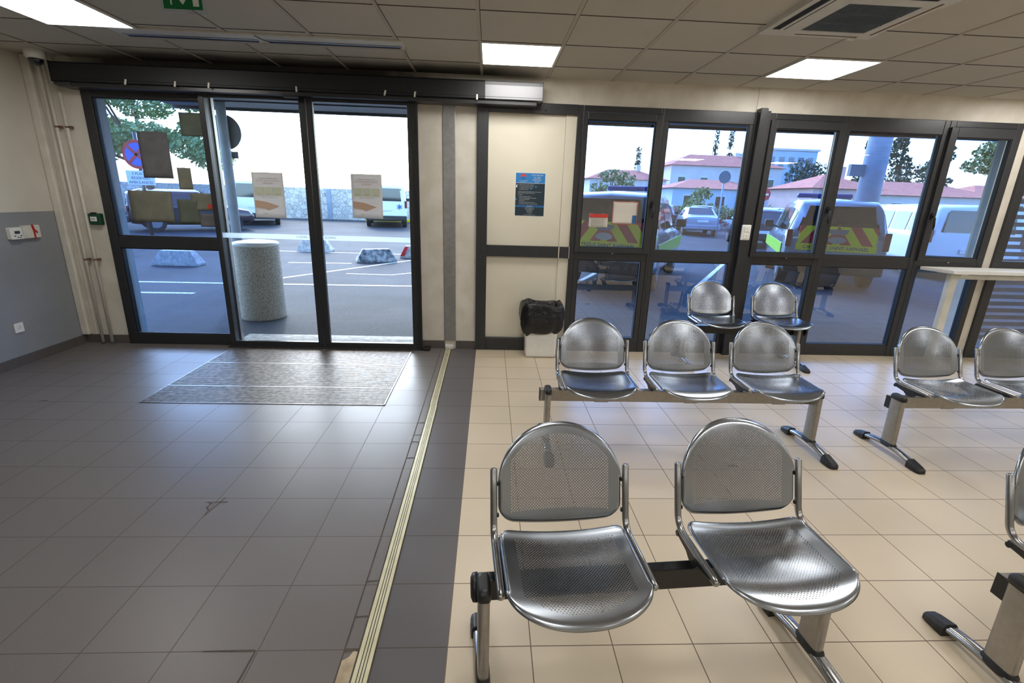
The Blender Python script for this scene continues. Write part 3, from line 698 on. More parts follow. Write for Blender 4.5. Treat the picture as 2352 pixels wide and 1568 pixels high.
for s, x, z in (('La CPTS met en place une gestion unique pour :', -.118, .092), ('•  Les professionnels de santé du territoire', -.112, .078), ('•  Les établissements sanitaires et sociaux', -.112, .063), ('•  Les habitants du territoire', -.112, .048),
        ('Ce guichet unique est destiné à faciliter le lien entre les programmes', -.118, .026), ('des professionnels et les structures du territoire', -.118, .014), ('Nos missions :', -.118, -.002),
        ('•  Accès aux soins de toute urgence', -.112, -.018), ('•  Parcours vers les professionnels de santé adaptés', -.112, -.032), ('    dans le meilleur délai possible', -.112, -.045), ('•  Gestion de crise', -.112, -.058), ('•  Communiquer sur l\'offre de soins du territoire', -.112, -.073), ('•  Communiquer sur les ateliers et actions de prévention', -.112, -.087)):
    T(s, x, z, .0082, 'LEFT')
T('CONTACT', 0, -.109, .012); T('Permanence téléphonique', 0, -.124, .0085); T('Lundi au vendredi 9h - 17h', 0, -.136, .0085); T('04 94 40 00 00', 0, -.148, .0095); T('contact@cpts.org', 0, -.161, .0085); T('www.cpts.fr', 0, -.175, .0085); T('Retrouvez tous nos partenaires sur le site', 0, -.190, .0072)

# papers stuck on the glass
def sheet(name, x0, x1, z0, z1, m, label, y, group=None):
    cx, cz = (x0+x1)/2, (z0+z1)/2
    t = tag(empty(name, (cx, y, cz)), label, 'paper notice', group)
    hw, hh = (x1-x0)/2, (z1-z0)/2
    b = MB(); n = 8
    for i in range(n):
        for j in range(n):
            q = []
            for a, c in ((i,j),(i+1,j),(i+1,j+1),(i,j+1)):
                u, v = a/n, c/n
                q.append((-hw+2*hw*u, -.001-.004*math.sin(u*5+x0*9)**2*(1-v)*.8-.003*abs(u-.5)*v, -hh+2*hh*v + .0012*math.sin(u*9+x0)*(v > .9)))
            b.quad(q)
    bmesh.ops.remove_doubles(b.bm, verts=b.bm.verts[:], dist=1e-5)
    o = b.build('page', m, t, smooth=True); sm = o.modifiers.new('thick', 'SOLIDIFY'); sm.thickness = .0006
    return t, hw, hh
def poster(x0, x1, z0, z1, label):
    t, hw, hh = sheet('hygiene_poster', x0, x1, z0, z1, M['sheet'], label, 4.884)
    F = lambda s, x, z, sz, m, al='CENTER': text('lettering', s, sz, M[m], t, facing(x, -.0078, z), True, al, .0002)
    F('Pour entrer aux urgences', 0, .155, .016, 'greyprint'); F('ADOPTONS LES GESTES', 0, .132, .020, 'orangeprint'); F('BARRIÈRES', 0, .108, .020, 'redprint' if False else 'orangeprint')
    for i, x in enumerate((.085, 0, -.085)):
        MB().box(x-.038, x+.038, -.0076, -.0066, .0, .075).build('green_box', M['greenprint'], t); F(str(i+1), x, .05, .034, 'paper'); 
        MB().box(x-.02, x+.02, -.0084, -.0078, .012, .017).build('caption_bar', M['orangeprint'], t)
    F('merci de respecter les consignes', 0, -.015, .011, 'greyprint')
    MB().prism([(-hw*.92,-.045),(-hw*.2,-.058),(hw*.62,-.095),(hw*.2,-.118),(-hw*.1,-.135),(-hw*.35,-.122),(-hw*.92,-.112)], 'y', -.0076, -.0066).build('arrow_print', M['orangeprint'], t)
    F('Merci', -.05, -.165, .018, 'greyprint'); return t
poster(-2.232, -1.945, 1.295, 1.708, 'white sheet with orange arrow print on the left sliding door leaf')
poster(-1.318, -1.03, 1.317, 1.722, 'white sheet with orange arrow print on the right sliding door leaf')
G = 'paper notices on the left fixed glass'
sheet('grey_notice', -3.255, -2.985, 1.625, 2.03, M['papergrey'], 'tall dark grey paper back on the upper left fixed glass', 4.962, G)
t, hw, hh = sheet('green_notice', -2.856, -2.65, 2.003, 2.205, M['papergreen'], 'olive green paper at the top right of the fixed glass', 4.962, G)
text('lettering', '2005  l', .06, M['papergrey'], t, facing(0, -.008, -.045), True, 'CENTER', .0002)
sheet('small_notice', -2.945, -2.82, 1.529, 1.726, M['paperbeige'], 'small narrow beige paper at mid height of the fixed glass', 4.962, G)
sheet('wide_notice', -3.43, -3.035, 1.22, 1.508, M['paperbeige'], 'wide beige paper at the lower left of the upper fixed glass', 4.962, G)
sheet('beige_notice', -2.99, -2.80, 1.215, 1.44, M['papergreen'], 'narrow olive paper beside the wide beige paper on the fixed glass', 4.962, G)
t, hw, hh = sheet('picture_notice', -2.86, -2.65, 1.34, 1.50, M['paperbeige'], 'beige picture paper with a red mark beside the door leaf', 4.962, G)
MB().box(.05,.09,-.008,-.007,-.06,-.02).build('red_mark', M['redprint'], t)
sheet('dark_notice', -2.80, -2.65, 1.19, 1.31, M['papergrey'], 'small dark paper below the beige picture paper on the fixed glass', 4.962, G)
# pages on the casement glass
t, hw, hh = sheet('red_header_notice', .985, 1.175, 1.295, 1.425, M['paper'], 'white page with a red header on the first window beside the panel', 4.962)
MB().box(-hw,hw,-.008,-.007,hh-.035,hh).build('red_header', M['redprint'], t)
b = MB()
for i in range(6): b.box(-hw+.02, hw-.02-.02*(i%2), -.0078, -.007, hh-.052-.012*i, hh-.048-.012*i)
b.build('print_lines', M['greyprint'], t)
t, hw, hh = sheet('framed_notice', 1.215, 1.47, 1.33, 1.55, M['paper'], 'pale page with a thin red border on the first window near its handle', 4.962)
b = MB(); k = .004
b.box(-hw,hw,-.008,-.007,hh-k,hh).box(-hw,hw,-.008,-.007,-hh,-hh+k).box(-hw,-hw+k,-.008,-.007,-hh,hh).box(hw-k,hw,-.008,-.007,-hh,hh); b.build('red_border', M['redprint'], t)
MB().box(hw-.05,hw-.008,-.008,-.007,-hh+.01,-.02).build('blue_print', M['postermid'], t)

# ---------------------------------------------------------------- entrance mat
t = tag(empty('entrance_mat', (-1.69, 4.15, 0)), 'ribbed brown grey entrance mat sunk in the floor before the sliding doors', 'mat')
mx0, mx1, my0, my1 = -2.592+1.69, -.791+1.69, 3.468-4.15, 4.83-4.15
MB().box(mx0, mx1, my0, my1, -.02, .002).build('base', M['rubber'], t)
M['rib'] = noisy('worn_mat_rib', rgb(88,78,68), rgb(128,118,108), 26, .45, .4, detail=6, metal=.35, dist=.004)
b = MB(); n = 62; dy = (my1-my0)/n
for i in range(n):
    y = my0 + i*dy; b.box(mx0+.004, mx1-.004, y+dy*.16, y+dy*.80, .002, .0065)
b.build('ribs', M['rib'], t)
b = MB()
for y in (my0+.33, my0+.90): b.box(mx0+.004, mx1-.004, y-.004, y+.002, .004, .0078)
b.build('metal_bar', M['alu'], t)
b = MB().box(mx0-.004,mx0,my0-.004,my1,-.02,.005).box(mx1,mx1+.010,my0-.004,my1,-.02,.007).box(mx0,mx1,my0-.005,my0,-.02,.005); b.build('rim', M['alu'], t)

# ---------------------------------------------------------------- litter on the cream floor
t = MB().tube([(1.50,2.60,.006),(1.53,2.605,.009),(1.56,2.60,.006)], .006, 8).build('scrap_of_paper', M['rust'])
tag(t, 'tiny brown scrap lying on the cream tiles between the benches', 'litter')

# ---------------------------------------------------------------- waste bin
t = tag(empty('waste_bin', (.535, 4.775, 0)), 'white waste bin lined with a black bag in front of the cream panel', 'waste bin')
b = bmesh.new(); mm = MB.__new__(MB); mm.bm = b
mm.box(-.165,.165,-.105,.105,0,.42)
for v in b.verts:
    if v.co.z < .1: v.co.x *= .93; v.co.y *= .9
bmesh.ops.bevel(b, geom=b.edges[:], offset=.022, segments=3, profile=.5, affect='EDGES')
mm.build('bin_body', M['white'], t)
# bag: an open cuff folded over the rim with creases
b = MB(); seg = 72; rings = []
def rr(a, hx, hy, k=.28):
    c, s = math.cos(a), math.sin(a); 
    return hx*math.copysign(abs(c)**k if k < 1 else c, c), hy*math.copysign(abs(s)**k if k < 1 else s, s)
rn = random.Random(3); ph = [rn.uniform(0, 6.28) for _ in range(8)]
prof = [(.10,.06,.30,0),(.150,.09,.40,.003),(.160,.098,.50,.004),(.172,.112,.548,.004),(.186,.122,.556,.005),(.198,.130,.545,.007),(.206,.136,.52,.010),(.212,.140,.47,.013),(.218,.146,.41,.016),(.217,.146,.35,.020),(.204,.138,.30,.022),(.184,.122,.268,.018),(.174,.114,.262,.012)]
for hx, hy, z, am in prof:
    rg = []
    for k in range(seg):
        a = 2*PI*k/seg; x, y = rr(a, hx, hy, .5)
        wv = sum(math.sin(a*(2+i*2)+ph[i]+z*11*((i%3)-1))/(1+i*.35) for i in range(7))*am*.55
        hem = .030*math.sin(a*2+2.4) + .022*math.sin(3*a+.5) + .008*math.sin(9*a)
        lift = (hem if z < .30 else hem*.6 if z < .36 else 0) + (.010*math.sin(3*a+1)+.006*math.sin(7*a) if z > .5 else 0)
        rg.append(b.bm.verts.new((x*(1+wv/.22), y*(1+wv/.22), z + lift)))
    rings.append(rg)
for a, c in zip(rings, rings[1:]):
    for k in range(seg): b.bm.faces.new((a[k], a[(k+1)%seg], c[(k+1)%seg], c[k]))
b.bm.faces.new(rings[0][::-1])
o = b.build('bin_bag', M['bag'], t, smooth=True)
o.modifiers.new('t','SOLIDIFY').thickness = .002

# ---------------------------------------------------------------- high white table at the right
t = tag(empty('high_table', (5.6, 4.72, 0)), 'tall narrow white table standing against the windows at the right edge', 'table')
b = MB(); b.prism([(4.50-5.6,4.905-4.72),(4.56-5.6,4.58-4.72),(4.60-5.6,4.575-4.72),(6.9-5.6,4.575-4.72),(6.9-5.6,4.905-4.72)], 'z', .967, 1.0)
bmesh.ops.bevel(b.bm, geom=b.bm.edges[:], offset=.004, segments=2, profile=.5, affect='EDGES')
b.build('table_top', M['white'], t)
for x in (4.70-5.6, 6.6-5.6):
    MB().bbox(x-.042, x+.042, -.03, .03, 0, .967, .012).build('leg', M['offwhite'], t)
    MB().bbox(x-.04, x+.04, -.12, .15, .945, .967, .004).build('bracket', M['offwhite'], t)
MB().bbox(-.95, 1.0, -.01, .02, .90, .945, .004).build('apron', M['offwhite'], t)

# ---------------------------------------------------------------- beam seating
TW = .237                      # half distance between the two side tubes
def sheet_grid(xs, top, bot, fn, lipd, lip, mirror_uv=None):
    """grid sheet between bot(x) and top(x); fn(x,v,t)->point ; rolled rim"""
    bm = bmesh.new(); uvl = bm.loops.layers.uv.new('UVMap'); nv = 22
    vs = [0, .012, .03, .06] + [.06 + (.88)*i/(nv-1) for i in range(1, nv-1)] + [.94, .97, .988, 1]
    grid = []; uv = {}
    for x in xs:
        col = []
        for v in vs:
            y = bot(x) + (top(x) - bot(x)) * v
            p = Vector(fn(x, y)); vt = bm.verts.new(p); uv[vt] = (x, y); col.append(vt)
        grid.append(col)
    for a, b in zip(grid, grid[1:]):
        for i in range(len(vs)-1):
            f = bm.faces.new((a[i], b[i], b[i+1], a[i+1])); f.smooth = True
            for l in f.loops: l[uvl].uv = uv[l.vert]
    return bm
BW = .2205; HB = .345
def b_top(x):
    q = max(0.0, 1 - (abs(x)/BW)**2.15); return .150 + (HB-.150)*q**.50
def b_bot(x):
    r = .058; ax = abs(x); z = .0
    if ax > BW - r: z = r - math.sqrt(max(0, r*r - (ax-(BW-r))**2))
    return z + .030*(ax/BW)**2 - .012
lean = math.atan2(.062, .217)
def b_fn(x, s):
    # plate plane leaning back; bowed away from the sitter at the middle
    sag = .030*(1-(x/BW)**2)
    # rolled rim turning backwards
    dt = min(b_top(x)-s, s-b_bot(x)); dx = (BW-abs(x))*1.0; d = max(0.0, min(dt, dx if s < .16 else dt))
    rim = .012*max(0, 1-d/.012)**2
    curl = .012*max(0, (s-.16)/(HB-.16))**2
    yy = .152 + sag + rim + curl; zz = .455
    return (x, yy + s*math.sin(lean), zz + s*math.cos(lean) - (sag+rim)*math.sin(lean)*.3)
cs = sorted({round(BW*math.sin(PI/2*k/26), 6) for k in range(-26, 27)})
bm_ = sheet_grid(cs, b_top, b_bot, b_fn, 0, 0)
ME_BACK = bpy.data.meshes.new('backrest'); bm_.to_mesh(ME_BACK); bm_.free(); ME_BACK.materials.append(M['perf_back'])
SW = .2215; DS = .385
def s_front(x): # distance from the rear edge to the front edge
    q = max(0.0, 1 - (abs(x)/SW)**2.3); return .265 + (DS-.265)*q**.5
def s_rear(x):
    r = .035; ax = abs(x); z = 0
    if ax > SW - r: z = r - math.sqrt(max(0, r*r - (ax-(SW-r))**2))
    return z
def s_fn(x, s):
    u = x/SW; y = .135 - s
    dish = -.020*(1-u*u)*math.exp(-((s-.17)/.15)**2)
    rear = .016*max(0, 1-s/.06)**2 - .012*(1-u*u)*max(0, 1-s/.12)
    fr = -.030*max(0, (s-.27)/(DS-.27))**2 - .004*u*u
    d = min(s_front(x)-s, s-s_rear(x), (SW-abs(x)) if s < .27 else 9); rim = -.009*max(0, 1-max(d,0)/.010)**2
    return (x, y, .452 + dish + rear + fr + rim + .006*u*u)
cs2 = sorted({round(SW*math.sin(PI/2*k/26), 6) for k in range(-26, 27)})
bm_ = sheet_grid(cs2, s_front, s_rear, s_fn, 0, 0)
ME_SEAT = bpy.data.meshes.new('seat'); bm_.to_mesh(ME_SEAT); bm_.free(); ME_SEAT.materials.append(M['perf_seat'])

def seat_unit(root, ox, black_beam):
    """one seat: backrest, seat, two bent side tubes, clamps"""
    for nm, me in (('backrest', ME_BACK), ('seat', ME_SEAT)):
        o = bpy.data.objects.new(nm, me); COL.objects.link(o); o.parent = root; o.location = (ox + TW, 0, 0)
        m = o.modifiers.new('thick', 'SOLIDIFY'); m.thickness = .0022; m.offset = 0
    for s in (-1, 1):
        x = s*TW
        pts = [(x, .212, .648), (x, .165, .485)]
        for k in range(1, 8):   # bend
            a = k/8; p0 = Vector((x,.165,.485)); p1 = Vector((x,.150,.430)); p2 = Vector((x,.090,.430))
            pts.append(tuple(p0*(1-a)**2 + p1*2*a*(1-a) + p2*a*a))
        pts += [(x, .090, .430), (x, -.105, .428), (x, -.128, .427), (x, -.133, .426)]
        rad = [.0122]*(len(pts)-2) + [.0115, .006]
        b = MB().tube([(x,.2135,.653)] + pts, [.0095] + rad, 16); tb = b.build('side_tube', M['chrome'], root, loc=(ox+TW,0,0))
        for q in ((.495,.168),(.60,.199)):
            xa, xb = sorted((x-s*.018, x-s*.008))
            MB().bbox(xa, xb, q[1]-.004, q[1]+.006, q[0]-.007, q[0]+.007, .002).build('weld_tab', M['black'], tb)
    for s in (-1, 1):
        b = MB()
        x = s*(TW-.010)
        b.prism([(.150,.418),(.140,.398),(.070,.388),(.045,.372),(.0,.373),(-.012,.392),(-.08,.408),(-.06,.416)], 'x', x-.011, x+.011)
        b.tube([(x-.013,.142,.404),(x+.013,.142,.404)], .011, 14)
        b.build('clamp', M['black'], root, loc=(ox+TW,0,0))

def leg_unit(root, x, beam_black, side):
    t = empty('leg', (x, 0, 0)); t.parent = root
    # oval post
    b = MB(); n = 20
    def ring(z, hx, hy, yo=0):
        out = []
        for k in range(n):
            a = 2*PI*k/n; c, s_ = math.cos(a), math.sin(a)
            out.append(b.bm.verts.new((hx*math.copysign(abs(c)**.5, c), yo + hy*math.copysign(abs(s_)**.45, s_), z)))
        return out
    rs = [ring(.055, .0185, .050, -.050), ring(.375, .0185, .046, -.040)]
    for k in range(n):
        f = b.bm.faces.new((rs[0][k], rs[0][(k+1)%n], rs[1][(k+1)%n], rs[1][k])); f.smooth = True
    b.build('post', M['leg'], t)
    b = MB(); rs = [ring(.372,.022,.051,-.040), ring(.392,.022,.051,-.040), ring(.403,.019,.046,-.040), ring(.408,.010,.034,-.040)]
    for a, c in zip(rs, rs[1:]):
        for k in range(n): b.bm.faces.new((a[k], a[(k+1)%n], c[(k+1)%n], c[k])).smooth = True
    b.bm.faces.new(rs[-1]); b.bm.faces.new(rs[0][::-1])
    for y in (-.060,): b.tube([(0,y-.018,.388),(0,y-.028,.386)], .007, 10)
    b.build('post_cap', M['black'], t)
    b = MB(); rs = [ring(.048,.0245,.060,-.050), ring(.070,.0225,.056,-.050), ring(.077,.019,.051,-.050)]
    for a, c in zip(rs, rs[1:]):
        for k in range(n): b.bm.faces.new((a[k], a[(k+1)%n], c[(k+1)%n], c[k])).smooth = True
    b.build('collar', M['black'], t)
    # arched foot rail
    b = MB(); yc = -.055; hl = .250; ns = 18; prev = None; w = .0245
    for k in range(ns+1):
        u = -1 + 2*k/ns; y = yc + u*hl; z = .054 - .038*abs(u)**2.0
        r = [b.bm.verts.new((w*cx, y, z + dz)) for cx, dz in ((-1,-.008),(-.92,.006),(-.55,.013),(.55,.013),(.92,.006),(1,-.008),(.6,-.014),(-.6,-.014))]
        if prev:
            for i in range(8): b.bm.faces.new((prev[i], prev[(i+1)%8], r[(i+1)%8], r[i])).smooth = True
        else: b.bm.faces.new(r[::-1])
        prev = r
    b.bm.faces.new(prev); b.build('foot_rail', M['chrome'], t)
    for s in (-1, 1):
        b = MB(); pr = []
        for u, hw, zt in ((.72,.031,.055),(.84,.033,.047),(.98,.032,.039),(1.07,.028,.031),(1.11,.017,.020)):
            y = yc + s*u*hl
            pr.append([b.bm.verts.new(p) for p in ((-hw,y,.0),(-hw,y,zt*.7),(-hw*.6,y,zt),(hw*.6,y,zt),(hw,y,zt*.7),(hw,y,.0))])
        for a, c in zip(pr, pr[1:]):
            for i in range(6):
                b.bm.faces.new((a[i], a[(i+1)%6], c[(i+1)%6], c[i]))
        b.bm.faces.new(pr[0]); b.bm.faces.new(pr[-1][::-1])
        bmesh.ops.bevel(b.bm, geom=b.bm.edges[:], offset=.002, segments=1, profile=.5, affect='EDGES')
        b.build('foot_cap', M['black'], t)
    return t

def bench(name_label, group, X, Y, rot, n, pitch, legs, beam, black):
    root = tag(empty('waiting_bench', (X, Y, 0), rot), name_label, 'bench', group)
    x0, x1 = beam
    b = MB()
    b.bbox(x0, x1, 0, .042, .292, .373, .004)
    b.build('beam', M['blackgloss'] if black else M['leg'], root)
    if not black:
        for i in range(n):
            xx = i*pitch + .235; MB().bbox(xx, xx+.09, -.0015, .044, .2885, .375, .002).build('beam_sleeve', M['leg'], root)
    for x in (x0, x1):
        s = -1 if x == x0 else 1; b = MB()
        b.bbox(min(x, x+s*.004), max(x, x+s*.004), -.001, .043, .291, .374, .0015)
        if black: b.tube([(x+s*.004,.02,.333),(x+s*.018,.02,.333),(x+s*.024,.02,.333)], [.046,.044,.030], 24)
        b.build('beam_end_cap', M['black'], root)
    for i in range(n): seat_unit(root, i*pitch, black)
    for x in legs: leg_unit(root, x, black, 0)
    return root
GB = 'perforated steel waiting benches'
bench('nearest two-seat perforated steel bench with black beam, in front centre', GB, .043, 1.282, .070, 2, .672, (-.045, 1.125), (-.060, 1.16), True)
bench('three-seat perforated steel bench with silver beam in the middle of the room', GB, .469, 2.911, -.003, 3, .597, (-.080, 1.695), (-.125, 1.735), False)
bench('steel bench with silver beam cut by the right edge, level with the three-seat bench', GB, 2.804, 2.858, .020, 4, .597, (-.125, 2.30), (-.135, 2.34), False)
bench('small two-seat steel bench with black beam close to the windows', GB, 2.067, 4.672, -.016, 2, .672, (-.09, 1.06), (-.10, 1.16), True)
bench('steel bench at the lower right edge, only its leg and first tube in view', GB, 1.905, 1.262, .0, 3, .597, (-.125, 1.70), (-.135, 1.74), False)

# ================================================================ outside
GZ = -.04
struct(MB().box(-60, 90, YF+.2, 120, GZ-.1, GZ).build('ground', M['asphalt']))
# canopy and the building behind it
c = struct(empty('canopy', (2, 7, 2.85)))
MB().box(-7, 9, -1.85, 1.55, -.08, .12).build('slab', M['greyroof'], c)
MB().box(-7, 9, 1.55, 1.62, -.12, .16).build('fascia', M['frame'], c)
b = MB()
for y in (-.9, .0, .9): b.box(-7, 9, y-.02, y+.02, -.10, -.08)
b.build('soffit_rails', M['frame'], c)
struct(MB().box(-4.2, -3.85, 5.15, 5.48, GZ, 2.8).build('wall_outer', M['render_blue']))

# painted bay lines
def line(pts, w=.10):
    b = MB()
    for (xa, ya), (xb, yb) in zip(pts, pts[1:]):
        d = Vector((xb-xa, yb-ya)).normalized(); nx, ny = -d.y*w/2, d.x*w/2
        b.quad([(xa-nx,ya-ny,GZ+.004),(xb-nx,yb-ny,GZ+.004),(xb+nx,yb+ny,GZ+.004),(xa+nx,ya+ny,GZ+.004)])
    return struct(b.build('road_marking', M['lineP']))
line([(-3.95, 9.2), (-1.95, 12.35)]); line([(-5.0, 8.6), (-1.3, 8.75)]); line([(-4.6,11.4),(-3.2,11.5)]); line([(-2.9, 10.0), (-2.0, 9.95), (-1.5, 10.4)], .07)
line([(-6.0, 13.6), (-1.0, 13.5)]); line([(-9, 8.5), (-5.0, 8.6)]); line([(4.1, 9.35), (6.55, 13.4)]); line([(1.0,8.0),(3.2,12.6)])
line([(-7.4, 7.6), (-4.6, 7.7)])

# concrete litter bin outside the door
t = tag(empty('concrete_bin', (-2.93, 6.32, GZ)), 'large round exposed aggregate concrete bin outside the sliding doors', 'litter bin')
MB().lathe([(.270,0),(.275,.02),(.262,.90),(.255,.915)], seg=48).build('drum', M['pebble'], t)
MB().lathe([(.235,.905),(.262,.92),(.262,.955),(.24,.965),(.10,.985)], seg=48).build('lid', M['white'], t)

# wheel stops
def stop(x, y, rz, label, m, red=False):
    t = tag(empty('wheel_stop', (x, y, GZ), rz), label, 'wheel stop', 'trapezoid concrete wheel stops')
    b = MB(); L, H = .47, .31
    vs = []
    for z, l, w in ((0,L,.16),(.05,L,.16),(H,L*.66,.09)):
        vs.append([b.bm.verts.new(p) for p in ((-l,-w,z),(l,-w,z),(l,w,z),(-l,w,z))])
    for a, c in zip(vs, vs[1:]):
        for i in range(4): b.bm.faces.new((a[i],a[(i+1)%4],c[(i+1)%4],c[i]))
    b.bm.faces.new(vs[0][::-1]); b.bm.faces.new(vs[-1])
    bmesh.ops.bevel(b.bm, geom=b.bm.edges[:], offset=.012, segments=2, profile=.5, affect='EDGES')
    b.build('block', m, t)
    if red: MB().prism([(-.46,.06),(-.33,.30),(-.25,.30),(-.35,.06)], 'y', -.165, -.150).build('red_end', M['signred'], t)
stop(-4.80, 13.8, .0, 'pale concrete wheel stop seen behind the central door stiles', M['concrete'])
stop(-2.72, 11.9, .35, 'dark stained concrete wheel stop in the right door leaf', noisy('stained_concrete', rgb(70,76,84), rgb(180,180,176), 9, .85, .2))
stop(-1.85, 12.9, .1, 'concrete wheel stop with a red end at the right edge of the door opening', M['concrete'], True)
stop(-6.55, 10.6, .0, 'pale concrete wheel stop seen through the left fixed glass', M['concrete'])

# posts and signs
t = tag(empty('sign_post', (-3.99, 8.0, GZ)), 'thick pale post with a round sign seen from behind, left in the door opening', 'sign post')
MB().cyl((0,0,0),(0,0,4.6),.072,.068,24).build('post', M['pole'], t)
o = MB().cyl((-.04,.085,2.40),(-.04,.11,2.40),.25,seg=40).build('round_sign', M['signgrey'], t)
MB().box(.0,.13,.085,.105,2.03,2.13).build('plate', M['signgrey'], t)
t = tag(empty('no_parking_sign', (-9.55, 14.0, GZ)), 'round red and blue no stopping sign with a white text plate on a purple post', 'sign')
MB().cyl((.28,.04,0),(.28,.04,2.9),.045,seg=16).build('post', M['car_purple'], t)
MB().cyl((0.28,.0,2.36),(.28,-.02,2.36),.36,seg=48).build('disc', M['signred'], t)
MB().cyl((0.28,-.021,2.36),(.28,-.026,2.36),.285,seg=48).build('blue_field', M['signblue'], t)
b = MB()
for a in (PI/4, -PI/4):
    q = MB().box(-.30,.30,-.034,-.027,-.035,.035); q.xf(Matrix.Translation((.28,0,2.36)) @ Matrix.Rotation(a, 4, 'Y'))
    me = bpy.data.meshes.new('t'); q.bm.to_mesh(me); b.bm.from_mesh(me); q.bm.free()
b.build('red_cross', M['signred'], t)
MB().box(-.08,.64,-.02,-.005,1.60,1.96).build('text_plate', M['signwhite'], t)
for i, s in enumerate(('3 PLACES', 'RÉSERVÉES', 'AMBULANCES')): text('lettering', s, .10, M['livery_blue'], t, facing(.28, -.024, 1.88-.11*i))
t = tag(empty('street_column', (9.35, 12.2, GZ)), 'thick round grey column standing behind the second emergency vehicle', 'column')
MB().cyl((0,0,0),(0,0,7.5),.26,.24,32).build('shaft', M['pole'], t)
MB().box(-.62,-.22,-.05,.05,2.35,2.62).build('side_box', M['signgrey'], t)
t = tag(empty('stop_sign', (13.2, 24, GZ)), 'small round red road sign on a white post left of the second vehicle', 'sign')
MB().cyl((0,0,0),(0,0,2.2),.04,seg=12).build('post', M['white'], t)
MB().cyl((0,-.02,2.1),(0,-.05,2.1),.30,seg=32).build('disc', M['signred'], t)
MB().box(-.2,.2,-.056,-.05,2.06,2.14).build('white_bar', M['signwhite'], t)
t = tag(empty('road_sign', (10.9, 23.5, GZ)), 'grey round sign back on a thin pole among the far parked cars', 'sign')
MB().cyl((0,0,0),(0,0,3.0),.04,seg=12).build('post', M['pole'], t); MB().cyl((0,-.02,2.8),(0,-.05,2.8),.28,seg=32).build('disc', M['signgrey'], t)

